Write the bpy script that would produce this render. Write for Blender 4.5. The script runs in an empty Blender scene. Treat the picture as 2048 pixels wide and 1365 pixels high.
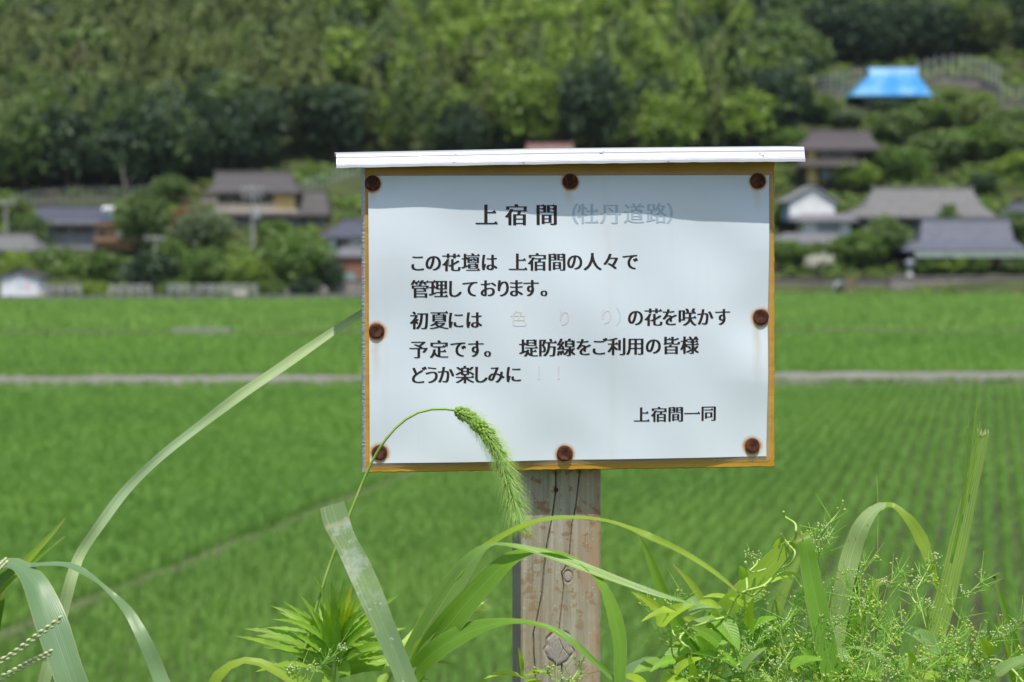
import bpy, math, random
import numpy as np
from mathutils import Vector, noise as mnoise

# ------------------------------------------------------------------ camera, world, sun, exposure
SC = bpy.context.scene
COL = SC.collection
R = math.radians
FPX = 3982.0                      # focal length in photo pixels (photo is 2048 x 1365)
CAM = Vector((0.0, 0.0, 5.0))     # eye height above the paddies; the levee top is at z = 4.15
PITCH = math.atan(192.5 / FPX)
cd = bpy.data.cameras.new('camera'); cam = bpy.data.objects.new('camera', cd); COL.objects.link(cam)
cam.location = CAM; cam.rotation_euler = (math.pi / 2 - PITCH, 0, 0)
cd.sensor_width = 36; cd.lens = FPX * 36 / 2048; cd.clip_start = 0.05; cd.clip_end = 3000
cd.dof.use_dof = True; cd.dof.focus_distance = 1.475; cd.dof.aperture_fstop = 10.5; cd.dof.aperture_blades = 7
SC.camera = cam
SUN_EL, SUN_AZ = R(67), R(7)      # sun high behind the photographer, a little to the right
sv = Vector((math.sin(SUN_AZ) * math.cos(SUN_EL), -math.cos(SUN_AZ) * math.cos(SUN_EL), math.sin(SUN_EL)))
W = bpy.data.worlds.new('World'); SC.world = W; W.use_nodes = True
wn = W.node_tree.nodes; wl = W.node_tree.links
sky = wn.new('ShaderNodeTexSky'); sky.sky_type = 'NISHITA'; sky.sun_disc = False
sky.sun_elevation = SUN_EL; sky.sun_rotation = math.atan2(sv.x, sv.y); sky.air_density = 1.0; sky.dust_density = 1.6
bg = wn['Background']; bg.inputs[1].default_value = 0.13; wl.new(sky.outputs[0], bg.inputs[0])
sd = bpy.data.lights.new('sun', 'SUN'); sd.energy = 3.6; sd.angle = R(0.53); sd.color = (1.0, 0.95, 0.87)
so = bpy.data.objects.new('sun', sd); COL.objects.link(so); so.rotation_euler = (-sv).to_track_quat('-Z', 'Y').to_euler()
SC.view_settings.view_transform = 'Standard'; SC.view_settings.look = 'None'
SC.view_settings.exposure = 0.14; SC.view_settings.gamma = 1.0; SC.view_settings.use_curve_mapping = False
SC.render.engine = 'CYCLES'
SC.cycles.use_denoising = True; SC.cycles.max_bounces = 6; SC.cycles.transparent_max_bounces = 12
SC.cycles.diffuse_bounces = 3; SC.cycles.glossy_bounces = 3; SC.cycles.transmission_bounces = 4
SC.cycles.sample_clamp_indirect = 6.0

RNG = np.random.default_rng(7); random.seed(7)
FWD = Vector((0, math.cos(PITCH), -math.sin(PITCH))); UP = Vector((0, math.sin(PITCH), math.cos(PITCH)))

def ray(px, py):
    return FWD + Vector(((px - 1024) / FPX, 0, 0)) + UP * ((682.5 - py) / FPX)
def at(px, py, d):
    return CAM + ray(px, py) * d
def atY(px, py, Y):
    r = ray(px, py); return CAM + r * (Y / r.y)
def X(px, Y): return (px - 1024) / FPX * Y / FWD.y * 1.0
def Z(py, Y): return atY(1024, py, Y).z
def ground(px, py, z=0.0):
    r = ray(px, py); return CAM + r * ((z - CAM.z) / r.z)

# ------------------------------------------------------------------ mesh helpers
def mesh_from(name, v, f, mats=None, uv=None, smooth=False, fmat=None):
    me = bpy.data.meshes.new(name); me.from_pydata([tuple(p) for p in v], [], [tuple(q) for q in f])
    for m in (mats or []): me.materials.append(m)
    if fmat is not None: me.polygons.foreach_set('material_index', fmat)
    if smooth: me.polygons.foreach_set('use_smooth', [True] * len(me.polygons))
    if uv is not None:
        lay = me.uv_layers.new(name='UVMap'); vi = np.empty(len(me.loops), int); me.loops.foreach_get('vertex_index', vi)
        lay.data.foreach_set('uv', np.asarray(uv, float)[vi].ravel())
    me.update(); return me
def quads_mesh(name, V, k, mat, col=None, smooth=False):
    """V: (n*k,3) vertices, each run of k a face; optional colour per vertex"""
    V = np.asarray(V, np.float32); n = len(V) // k
    me = bpy.data.meshes.new(name); me.vertices.add(len(V)); me.vertices.foreach_set('co', V.ravel())
    me.loops.add(n * k); me.loops.foreach_set('vertex_index', np.arange(n * k, dtype=np.int32))
    me.polygons.add(n); me.polygons.foreach_set('loop_start', np.arange(0, n * k, k, dtype=np.int32))
    if mat: me.materials.append(mat)
    if col is not None:
        a = me.color_attributes.new('tint', 'FLOAT_COLOR', 'POINT')
        c = np.ones((len(V), 4), np.float32); c[:, :3] = col; a.data.foreach_set('color', c.ravel())
    me.update(calc_edges=True)
    if smooth: me.polygons.foreach_set('use_smooth', np.ones(n, bool))
    return me
def obj(name, me, parent=None, loc=None):
    o = bpy.data.objects.new(name, me); COL.objects.link(o)
    if parent is not None: o.parent = parent
    if loc is not None: o.location = loc
    return o
def wloc(o):
    l = Vector((0, 0, 0))
    while o is not None: l = l + o.location; o = o.parent
    return l
def part(name, v, f, mats, parent, **k):
    """a mesh given in world coordinates, stored relative to its (unrotated) parent"""
    L = wloc(parent) if parent is not None else Vector((0, 0, 0))
    if not isinstance(mats, (list, tuple)): mats = [mats]
    return obj(name, mesh_from(name, [Vector(p) - L for p in v], f, mats, **k), parent)
def tag(o, label=None, cat=None, group=None, kind=None):
    if label: o['label'] = label
    if cat: o['category'] = cat
    if group: o['group'] = group
    if kind: o['kind'] = kind
    return o
def empty(name, loc, label=None, cat=None, group=None):
    o = bpy.data.objects.new(name, None); COL.objects.link(o); o.location = loc; o.empty_display_size = 0.1
    return tag(o, label, cat, group)
def box(x0, x1, y0, y1, z0, z1):
    v = [(x0, y0, z0), (x1, y0, z0), (x1, y1, z0), (x0, y1, z0), (x0, y0, z1), (x1, y0, z1), (x1, y1, z1), (x0, y1, z1)]
    return v, [(0, 3, 2, 1), (4, 5, 6, 7), (0, 1, 5, 4), (1, 2, 6, 5), (2, 3, 7, 6), (3, 0, 4, 7)]
def join(*ms):
    V, F = [], []
    for v, f in ms:
        n = len(V); V += list(v); F += [tuple(i + n for i in q) for q in f]
    return V, F
def tube(pts, rad, sides=6, caps=True):
    pts = [Vector(p) for p in pts]; n = len(pts)
    rad = [rad] * n if not hasattr(rad, '__len__') else rad
    V, F = [], []; ref = None
    for i, p in enumerate(pts):
        t = (pts[min(i + 1, n - 1)] - pts[max(i - 1, 0)]).normalized()
        if ref is None: ref = t.orthogonal().normalized()
        ref = (ref - t * ref.dot(t)).normalized(); b = t.cross(ref)
        for k in range(sides):
            a = 2 * math.pi * k / sides; V.append(p + (ref * math.cos(a) + b * math.sin(a)) * rad[i])
    for i in range(n - 1):
        for k in range(sides):
            k2 = (k + 1) % sides; F.append((i * sides + k, i * sides + k2, (i + 1) * sides + k2, (i + 1) * sides + k))
    if caps: F.append(tuple(range(sides))[::-1]); F.append(tuple((n - 1) * sides + k for k in range(sides)))
    return V, F
def catmull(P, n):
    """centripetal Catmull-Rom through P (first three components are the position), n samples evenly along its length"""
    P = np.array([np.asarray(p, float) for p in P]); P = np.concatenate([[2 * P[0] - P[1]], P, [2 * P[-1] - P[-2]]]); m = len(P)
    k = np.concatenate([[0], np.cumsum(np.maximum(np.linalg.norm(np.diff(P[:, :3], axis=0), axis=1), 1e-7) ** 0.5)])
    L = np.concatenate([[0], np.cumsum(np.linalg.norm(np.diff(P[1:-1, :3], axis=0), axis=1))]); out = []
    for d in np.linspace(0, L[-1] * (1 - 1e-9), n):
        i = int(np.searchsorted(L, d, 'right')); i = min(max(i, 1), m - 3); f_ = (d - L[i - 1]) / max(L[i] - L[i - 1], 1e-9); t = k[i] + (k[i + 1] - k[i]) * f_
        def lp(a, b, ta, tb): return a + (b - a) * ((t - ta) / (tb - ta))
        A1, A2, A3 = lp(P[i - 1], P[i], k[i - 1], k[i]), lp(P[i], P[i + 1], k[i], k[i + 1]), lp(P[i + 1], P[i + 2], k[i + 1], k[i + 2])
        B1, B2 = lp(A1, A2, k[i - 1], k[i + 1]), lp(A2, A3, k[i], k[i + 2]); out.append(lp(B1, B2, k[i], k[i + 1]))
    return np.array(out)

# ------------------------------------------------------------------ material helpers
def nmat(name):
    m = bpy.data.materials.new(name); m.use_nodes = True; nt = m.node_tree
    return m, nt, nt.nodes['Principled BSDF']
def node(nt, t, ins=None, **props):
    n = nt.nodes.new(t)
    for k, v in props.items(): setattr(n, k, v)
    for k, v in (ins or {}).items():
        s = n.inputs[k]
        if hasattr(v, 'is_linked') or isinstance(v, bpy.types.NodeSocket): nt.links.new(v, s)
        else: s.default_value = v
    return n
def c4(c): return (c[0], c[1], c[2], 1.0)
def mixc(nt, f, a, b, blend='MIX'):
    n = nt.nodes.new('ShaderNodeMix'); n.data_type = 'RGBA'; n.blend_type = blend
    for s, v in ((0, f), (6, a), (7, b)):
        if isinstance(v, bpy.types.NodeSocket): nt.links.new(v, n.inputs[s])
        else: n.inputs[s].default_value = v if s == 0 else c4(v)
    return n.outputs[2]
def math_(nt, op, a, b=None, clamp=False):
    n = nt.nodes.new('ShaderNodeMath'); n.operation = op; n.use_clamp = clamp
    for i, v in enumerate((a, b)):
        if v is None: continue
        if isinstance(v, bpy.types.NodeSocket): nt.links.new(v, n.inputs[i])
        else: n.inputs[i].default_value = v
    return n.outputs[0]
def maprange(nt, v, a, b, c=0.0, d=1.0):
    n = node(nt, 'ShaderNodeMapRange', {0: v, 1: a, 2: b, 3: c, 4: d}); n.clamp = True; return n.outputs[0]
def coords(nt, scale=(1, 1, 1), which='Object'):
    tc = node(nt, 'ShaderNodeTexCoord'); mp = node(nt, 'ShaderNodeMapping', {0: tc.outputs[which], 3: scale}); return mp.outputs[0]
def noise_(nt, vec, scale, detail=4.0, rough=0.55):
    return node(nt, 'ShaderNodeTexNoise', {'Vector': vec, 'Scale': scale, 'Detail': detail, 'Roughness': rough}).outputs[0]
def bump_(nt, bsdf, h, strength=0.3, dist=0.01):
    b = node(nt, 'ShaderNodeBump', {'Strength': strength, 'Distance': dist, 'Height': h}); nt.links.new(b.outputs[0], bsdf.inputs['Normal'])
def surf(name, c1, c2, scale=2.0, rough=0.8, bump=0.0, bdist=0.02, stretch=(1, 1, 1), spec=0.3, lo=0.35, hi=0.65):
    m, nt, b = nmat(name); v = coords(nt, stretch); n = noise_(nt, v, scale, 5.0)
    nt.links.new(mixc(nt, maprange(nt, n, lo, hi), c1, c2), b.inputs['Base Color']); b.inputs['Roughness'].default_value = rough
    b.inputs['Specular IOR Level'].default_value = spec
    if bump: bump_(nt, b, n, bump, bdist)
    return m
def leafshader(nt, b, colsock, trans=0.4, tcol=(1.3, 1.4, 0.45)):
    """diffuse + translucent leaf: light coming through is yellower than light reflected"""
    tr = node(nt, 'ShaderNodeBsdfTranslucent'); nt.links.new(mixc(nt, 1.0, colsock, tcol, 'MULTIPLY'), tr.inputs[0])
    nt.links.new(colsock, b.inputs['Base Color'])
    ms = node(nt, 'ShaderNodeMixShader', {0: trans, 1: b.outputs[0], 2: tr.outputs[0]})
    nt.links.new(ms.outputs[0], nt.nodes['Material Output'].inputs[0])
def tintleaf(name, trans=0.35, rough=0.6, spec=0.25, gain=(1, 1, 1)):
    m, nt, b = nmat(name); a = node(nt, 'ShaderNodeAttribute', attribute_name='tint')
    c = mixc(nt, 1.0, a.outputs[0], gain, 'MULTIPLY'); b.inputs['Roughness'].default_value = rough
    b.inputs['Specular IOR Level'].default_value = spec; leafshader(nt, b, c, trans); return m
def grassmat(name, base, rib, dark=0.82, trans=0.38, rough=0.38, spec=0.5, veins=26, spots=None, ribw=0.035, tipped=False, scar=False):
    m, nt, b = nmat(name); uv = node(nt, 'ShaderNodeTexCoord').outputs['UV']; sp = node(nt, 'ShaderNodeSeparateXYZ', {0: uv})
    u = sp.outputs[0]; w = math_(nt, 'SINE', math_(nt, 'MULTIPLY', u, veins * 2 * math.pi))
    ob = coords(nt, (1, 1, 1)); n = noise_(nt, ob, 38.0, 4); n2 = noise_(nt, ob, 9.0, 2)
    vs = maprange(nt, w, -1, 1, 0, 0.75); c = mixc(nt, vs, base, tuple(x * dark for x in base)); st_ = noise_(nt, node(nt, 'ShaderNodeMapping', {0: uv, 3: (16, 2.2, 1)}).outputs[0], 1.0, 4, .6); c = mixc(nt, maprange(nt, st_, .42, .66, 0, .55), c, tuple(x * .68 for x in base)); c = mixc(nt, maprange(nt, st_, .42, .30, 0, .4), c, tuple(min(1, x * 1.25) for x in base))
    c = mixc(nt, maprange(nt, n2, 0.38, 0.66, 0, 0.5), c, tuple(x * y for x, y in zip(base, (1.35, 1.15, 0.75))))
    c = mixc(nt, maprange(nt, n, 0.45, 0.75, 0, 0.35), c, tuple(x * 0.7 for x in base))
    du = math_(nt, 'ABSOLUTE', math_(nt, 'SUBTRACT', u, 0.5))
    c = mixc(nt, maprange(nt, du, 0.0, ribw, 0.6, 0.0), c, rib)
    if spots:
        s = noise_(nt, ob, 160.0, 2); c = mixc(nt, maprange(nt, s, 0.66, 0.72, 0, 0.8), c, spots)
    edge = maprange(nt, du, 0.46, 0.5, 0.0, 0.7); c = mixc(nt, edge, c, (0.42, 0.40, 0.20))
    if scar:
        sc_ = noise_(nt, ob, 75, 4, .65); c = mixc(nt, math_(nt, 'MULTIPLY', maprange(nt, sc_, .46, .62), math_(nt, 'MULTIPLY', maprange(nt, sp.outputs[1], .14, .05, 0, .8), maprange(nt, sp.outputs[1], .016, .022))), c, (.66, .73, .66)); c = mixc(nt, maprange(nt, math_(nt, 'ABSOLUTE', math_(nt, 'SUBTRACT', sp.outputs[1], math_(nt, 'ADD', .016, math_(nt, 'MULTIPLY', n, .008)))), 0, .004, .8, 0), c, (.60, .58, .38)); c = mixc(nt, math_(nt, 'MULTIPLY', maprange(nt, math_(nt, 'ABSOLUTE', math_(nt, 'SUBTRACT', u, .82)), 0, .03, .8, 0), maprange(nt, n2, .48, .52)), c, (.62, .58, .40))
    tip = math_(nt, 'ADD', sp.outputs[1], math_(nt, 'MULTIPLY', math_(nt, 'SUBTRACT', n, .5), .05)); c = mixc(nt, maprange(nt, tip, .004, .022, .6, 0), c, (.42, .36, .16)) if tipped else c
    b.inputs['Roughness'].default_value = rough; b.inputs['Specular IOR Level'].default_value = spec
    bump_(nt, b, w, 0.18, 0.0004); leafshader(nt, b, c, trans); return m

# ------------------------------------------------------------------ the land
def dstart(x): return 190.0
def terrain(x, y):
    s = y - dstart(x) - 2
    if s <= 0: return 0.0
    z = 0.30 * s if s < 46 else 13.8 + 0.44 * (s - 46)
    z += 0.7 * mnoise.noise(Vector((x * 0.05, y * 0.05, 0))) * min(1, s / 12)
    return z
M_soil = surf('levee_soil', (0.10, 0.08, 0.05), (0.05, 0.075, 0.025), 3.0, 0.95, 0.6, 0.03)
M_mud = surf('paddy_mud', (0.085, 0.062, 0.036), (0.05, 0.046, 0.026), 1.3, 0.55, 0.3, 0.03, spec=0.4)
M_hill = surf('hill_ground', (0.045, 0.055, 0.02), (0.075, 0.105, 0.03), 0.25, 0.95, 0.5, 0.2)
M_bank = surf('dyke_earth', (0.15, 0.13, 0.085), (0.09, 0.14, 0.04), 1.2, 0.95, 0.4, 0.05)
M_road = surf('farm_road_concrete', (0.29, 0.27, 0.245), (0.19, 0.185, 0.15), 0.5, 0.9, 0.3, 0.02, stretch=(0.3, 1, 1))

g = obj('ground', mesh_from('ground', [(-900, 9.5, 0), (900, 9.5, 0), (900, 1500, 0), (-900, 1500, 0)], [(0, 1, 2, 3)], [M_mud])); tag(g, kind='structure')
# levee the sign and the photographer stand on
LV = [(-30, 4.15), (2.1, 4.15), (2.6, 4.0), (10.2, -0.05), (10.2, -0.6), (-30, -0.6)]
v = [(x, y, z) for x in (-300, 300) for y, z in LV]
f = [tuple(range(6)), tuple(range(11, 5, -1))] + [(i, (i + 1) % 6, (i + 1) % 6 + 6, i + 6) for i in range(6)]
tag(obj('levee', mesh_from('levee', v, f, [M_soil])), kind='structure')
# hillside
nx, ny = 140, 130
xs = np.linspace(-260, 260, nx); ys = np.linspace(168, 430, ny)
v = [(x, y, terrain(x, y) + (0.004 if y > 172 else -0.3)) for y in ys for x in xs]
f = [(j * nx + i, j * nx + i + 1, (j + 1) * nx + i + 1, (j + 1) * nx + i) for j in range(ny - 1) for i in range(nx - 1)]
tag(obj('hillside', mesh_from('hillside', v, f, [M_hill], smooth=True)), kind='structure')

def strip(name, a, b, w, z, mat, skirt=0.6, n=24, wob=0.0):
    a = Vector((a[0], a[1], 0)); b = Vector((b[0], b[1], 0)); t = (b - a).normalized(); s = Vector((-t.y, t.x, 0))
    V, F = [], []
    for i in range(n + 1):
        p = a.lerp(b, i / n); o = wob * mnoise.noise(Vector((i * 0.7, z, w)))
        for k, zz in ((-w / 2 - 0.15, z - skirt), (-w / 2, z), (w / 2, z), (w / 2 + 0.15, z - skirt)):
            q = p + s * (k + o); V.append((q.x, q.y, zz + 0.3 * o * (zz > 0)))
    for i in range(n):
        for k in range(3): F.append((i * 4 + k, (i + 1) * 4 + k, (i + 1) * 4 + k + 1, i * 4 + k + 1))
    o = obj(name, mesh_from(name, V, F, [mat])); return tag(o, kind='structure')
ROW = R(13.4); RD = Vector((math.sin(ROW), math.cos(ROW), 0)); RS = Vector((RD.y, -RD.x, 0))
strip('farm_road', (-60, 65.5), (60, 73.0), 4.8, 0.36, M_road, n=150, wob=0.18)
DY0 = Vector((-6.25, 24.1, 0))
strip('paddy_dyke', DY0 - RD * 16, DY0 + RD * 43, 0.26, 0.22, M_bank, n=60, wob=0.12)
strip('field_dyke', (-70, 103.5), (70, 110), 1.2, 0.42, M_bank, n=60, wob=0.3)
M_asph = surf('village_road_asphalt', (0.13, 0.13, 0.13), (0.09, 0.09, 0.095), 1.0, 0.9)
strip('village_road', (-150, 164.5), (3, 184.8), 5.0, 0.42, M_asph)
# shallow irrigation basin that catches the sky beside the field dyke
M_water, nt, b = nmat('still_water'); b.inputs['Base Color'].default_value = (0.10, 0.12, 0.10, 1); b.inputs['Roughness'].default_value = 0.08
p0 = ground(405, 661, 0.45)
cb = empty('irrigation_basin', p0, 'pale concrete irrigation basin on the far dyke', 'basin')
w_, d_ = 1.5, .7
part('basin_wall', *join(box(p0.x - w_, p0.x + w_, p0.y - d_, p0.y - d_ + .2, 0, .56), box(p0.x - w_, p0.x + w_, p0.y + d_ - .2, p0.y + d_, 0, .56),
     box(p0.x - w_, p0.x - w_ + .2, p0.y - d_ + .2, p0.y + d_ - .2, 0, .56), box(p0.x + w_ - .2, p0.x + w_, p0.y - d_ + .2, p0.y + d_ - .2, 0, .56)),
     surf('pale_concrete', (0.36, 0.35, 0.31), (0.24, 0.25, 0.2), 3), cb)
part('basin_water', *box(p0.x - w_ + .2, p0.x + w_ - .2, p0.y - d_ + .2, p0.y + d_ - .2, 0.1, .50), M_water, cb)

# ------------------------------------------------------------------ rice
M_rice = tintleaf('rice_leaf', 0.42, 0.6, 0.2)
def lowfreq(x, y, s=0.06, seed=0.0):
    return (np.sin(x * s * 2.1 + seed) * np.cos(y * s * 1.7 + 1.3 * seed) + 0.6 * np.sin(x * s * 5.3 - y * s * 4.1 + seed * 2) + 0.4 * np.sin(x * s * 11.7 + y * s * 9.1 + seed)) / 2.0
def rice(name, P, nb, h, spread, wid, base, seed, two=True):
    rg = np.random.default_rng(seed); n = len(P); N = n * nb
    C = np.repeat(P, nb, 0); a = rg.uniform(0, 2 * np.pi, N); lean = rg.uniform(0.1, 1.0, N) * spread
    hh = h * rg.uniform(0.65, 1.12, N) * np.repeat(1 + 0.10 * lowfreq(P[:, 0], P[:, 1], 0.5, seed), nb)
    d = np.stack([np.cos(a), np.sin(a)], 1); s = np.stack([-d[:, 1], d[:, 0]], 1); ww = wid * rg.uniform(0.6, 1.3, N)
    b0 = C[:, :2] + d * 0.03 + rg.normal(0, .015, (N, 2)); z0 = C[:, 2]
    def pt(f, side, zf): return np.concatenate([b0 + d * (lean * f ** 1.6)[:, None] + s * (side * ww)[:, None], (z0 + hh * zf)[:, None]], 1)
    if two:
        V = np.stack([pt(0.0 * a, -.5, 0), pt(0.0 * a, .5, 0), pt(a * 0 + .62, .5, .68), pt(a * 0 + .62, -.5, .68),
                      pt(a * 0 + .62, -.5, .68), pt(a * 0 + .62, .5, .68), pt(a * 0 + 1.0, .06, .97 - 0.1 * rg.random(N)), pt(a * 0 + 1.0, -.06, .97 - 0.1)], 1)
        k = 8
    else:
        V = np.stack([pt(0 * a, -.5, 0), pt(0 * a, .5, 0), pt(a * 0 + 1, .10, 1.0), pt(a * 0 + 1, -.10, 1.0)], 1); k = 4
    lf = lowfreq(C[:, 0], C[:, 1], 0.11, seed)
    col = np.asarray(base)[None, :] * (1 + 0.13 * lf[:, None] * np.array([1.2, 0.8, 0.6])) * rg.uniform(0.86, 1.15, N)[:, None]
    col = np.repeat(col, k, 0)
    o = obj(name, quads_mesh(name, V.reshape(-1, 3), 4, M_rice, np.clip(col, 0.005, 1)))
    return o
def inview(P, m=1.22, extra=2.5):
    return np.abs(P[:, 0]) < 0.2572 * P[:, 1] * m + extra
def rowgrid(smin, smax, tmin, tmax, ds, dt, jit):
    t, s = np.meshgrid(np.arange(tmin, tmax, dt), np.arange(smin, smax, ds)); t, s = t.ravel(), s.ravel()
    rg = np.random.default_rng(11)
    s = s + rg.normal(0, jit * ds, s.shape); t = t + rg.uniform(-.3, .3, t.shape) * dt
    o = np.array(DY0[:2]); P = o + np.outer(t, RD[:2]) + np.outer(s, RS[:2])
    return np.concatenate([P, np.zeros((len(P), 1))], 1), s
roady = lambda x: 65.5 + (x + 60) * 7.5 / 120
P, s_ = rowgrid(0.26, 40, -14, 60, 0.31, 0.20, 0.05)
k = inview(P) & (P[:, 1] > 19.5) & (P[:, 1] < roady(P[:, 0]) - 2.55); 
tag(rice('rice_plants', P[k], 11, 0.44, 0.18, 0.015, (0.250, 0.440, 0.110), 1), 'knee-high green rice in straight planted rows, paddy behind the post', 'rice', kind='stuff')
P, s_ = rowgrid(-34, -0.24, -14, 60, 0.30, 0.21, 0.12)
k = inview(P) & (P[:, 1] > 19.5) & (P[:, 1] < roady(P[:, 0]) - 2.55)
tag(rice('rice_plants', P[k], 11, 0.50, 0.28, 0.016, (0.235, 0.425, 0.100), 2), 'dense green rice left of the diagonal dyke', 'rice', kind='stuff')
rg = np.random.default_rng(77); xv = rg.uniform(-24, 24, 2600); sd_ = rg.choice([-1, 1], 2600); off_ = 2.35 + .35 * np.abs(rg.normal(0, 1, 2600)) * -1 * (lowfreq(xv, sd_ * 9.0, .6, 2.0) > -.1)
tag(rice('verge_grass', np.stack([xv, roady(xv) + sd_ * off_, np.full(2600, .30)], 1), 6, .20, .16, .03, (.20, .33, .09), 12, two=False), 'ragged low grass along both edges of the farm road', 'grass', kind='stuff')
def farfield(y0, y1, sp, base, seed, h, lab, wid):
    rg = np.random.default_rng(seed); xs, ys = np.meshgrid(np.arange(-75, 75, sp), np.arange(60, 205, sp * 0.9)); x = xs.ravel() + rg.uniform(-.5, .5, xs.size) * sp; y = ys.ravel() + rg.uniform(-.5, .5, xs.size) * sp
    P = np.stack([x, y, 0 * x], 1); k = inview(P, 1.15, 4) & (y > y0(x)) & (y < y1(x))
    tag(rice('rice_plants', P[k], 7, h, 0.30, wid, base, seed, two=False), lab, 'rice', kind='stuff')
fd = lambda x: 106.75 + x * 6.5 / 140
farend = lambda x: np.where(x < 2, 176.5 + x * 0.132 + 4.7, 191 + x * 0.11)
farfield(lambda x: roady(x) + 2.6, lambda x: fd(x) - .75, 0.46, (0.240, 0.430, 0.100), 3, 0.48, 'bright green rice between the farm road and the far dyke', 0.085)
farfield(lambda x: fd(x) + .8, lambda x: farend(x) - 3.2, 0.75, (0.275, 0.470, 0.120), 4, 0.48, 'pale green rice reaching to the village edge', 0.14)

# ------------------------------------------------------------------ leaf-cloud crowns
def crown(rg, n, rx, ry, rz, cz, leaf, clumps, c0, c1, flat=0.35, droop=0.0, hollow=0.55):
    """leaf quads gathered in clumps around an uneven crown; returns (n*4,3) vertices and colours"""
    d = rg.normal(0, 1, (clumps, 3)); d /= np.linalg.norm(d, axis=1)[:, None]; r = rg.uniform(hollow, 1.0, clumps) ** 0.6 * rg.uniform(.75, 1.12, clumps)
    cc = d * r[:, None] * np.array([rx, ry, rz]); cc[:, 2] = cc[:, 2] + cz
    k = rg.integers(0, clumps, n); cs = rg.uniform(0.55, 1.2, clumps) * (rx + ry + rz) / 3 * 0.36
    p = cc[k] + rg.normal(0, 1, (n, 3)) * (cs[k, None]) * np.array([.62, .62, .5])
    nrm = rg.normal(0, 1, (n, 3)); nrm[:, 2] += flat * 2; nrm /= np.linalg.norm(nrm, axis=1)[:, None]
    t = np.cross(nrm, rg.normal(0, 1, (n, 3))); t[:, 2] -= droop; t /= np.linalg.norm(t, axis=1)[:, None]; b = np.cross(nrm, t)
    L = leaf * rg.uniform(.6, 1.4, n)[:, None]; wv = L * 0.55
    V = np.stack([p - t * L, p - b * wv, p + t * L, p + b * wv], 1).reshape(-1, 3)
    m = (rg.random(clumps)[k] * 0.75 + rg.random(n) * 0.25)[:, None]; col = np.asarray(c0) * (1 - m) + np.asarray(c1) * m
    return V, np.repeat(col, 4, 0)
def plume(rg, n, h, rad, leaf, c0, c1):
    """a bamboo culm's foliage: a tall drooping feather"""
    t = rg.beta(1.7, 1.25, n); ang = rg.uniform(0, 2 * np.pi); bend = rg.uniform(.05, .22) * h
    ax = np.stack([np.cos(ang) * bend * t ** 3, np.sin(ang) * bend * t ** 3, h * (0.22 + 0.80 * t) - 0.5 * bend * t ** 4], 1)
    prof = rad * np.sin(np.pi * np.clip(t * .93 + .07, 0, 1)) ** 0.7 * (1.0 - .25 * t)
    node_ = np.round(t * 13); a = (node_ * 2.4 + rg.integers(0, 3, n) * 2.1 + rg.normal(0, .45, n)); rr = prof * rg.uniform(.2, 1.0, n) ** .6
    p = ax + np.stack([np.cos(a) * rr, np.sin(a) * rr, -0.18 * rr + rg.normal(0, .12, n)], 1)
    T = np.stack([np.cos(a), np.sin(a), -0.9 + rg.normal(0, .4, n)], 1) + rg.normal(0, .35, (n, 3)); T /= np.linalg.norm(T, axis=1)[:, None]
    B = np.cross(T, rg.normal(0, 1, (n, 3))); B /= np.linalg.norm(B, axis=1)[:, None]
    L = leaf * rg.uniform(.6, 1.4, n)[:, None]; w = L * .38
    V = np.stack([p - T * L, p - B * w, p + T * L, p + B * w], 1).reshape(-1, 3)
    m = (0.6 * (np.sin(node_ * 7.1) * .5 + .5) + .4 * rg.random(n))[:, None]
    return V, np.repeat(np.asarray(c0) * (1 - m) + np.asarray(c1) * m, 4, 0)
M_fol = tintleaf('foliage', 0.36, 0.5, 0.35, (1.4, 1.32, 1.6))
M_blos = tintleaf('white_blossom', 0.2, 0.7, 0.2)
M_bark = surf('bark', (0.12, 0.095, 0.07), (0.06, 0.05, 0.04), 4.0, 0.95, 0.5, 0.03, stretch=(1, 1, .2))
M_culm = surf('bamboo_culm', (0.16, 0.18, 0.07), (0.10, 0.12, 0.05), 2.0, 0.6)

def fstart(px):      # where the wood begins, metres from the camera, by bearing
    return float(np.interp(px, [-200, 0, 300, 420, 700, 760, 1500, 1570, 1640, 2100, 2400], [226, 226, 227, 231, 240, 240, 237, 247, 272, 275, 275]))
LIT = {'olive': ((0.070, 0.105, 0.028), (0.205, 0.265, 0.080)), 'bright': ((0.085, 0.150, 0.024), (0.250, 0.360, 0.062)),
       'mid': ((0.052, 0.096, 0.026), (0.165, 0.245, 0.075)), 'dark': ((0.020, 0.042, 0.020), (0.075, 0.125, 0.058)), 'tan': ((0.11, 0.125, 0.048), (0.23, 0.245, 0.10))}
def species(px, py, rg):
    r = rg.random()
    if px > 1500 and py < 150: return ('dark', 'c') if r < .62 else (('mid', 'c') if r < .92 else ('olive', 'c'))
    if 380 < px < 720 and py > 215: return ('dark', 'c') if r < .72 else ('mid', 'c')
    if px < 380 and py > 200: return ('dark', 'c') if r < .42 else (('olive', 'p') if r < .8 else ('mid', 'c'))
    if 640 < px < 1560: return ('bright', 'c' if r < .26 else 'p') if r < .58 else (('olive', 'p') if r < .76 else (('mid', 'p') if r < .93 else ('dark', 'c')))
    return ('olive', 'p') if r < .70 else (('tan', 'p') if r < .77 else (('mid', 'c') if r < .90 else ('dark', 'c')))
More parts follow.
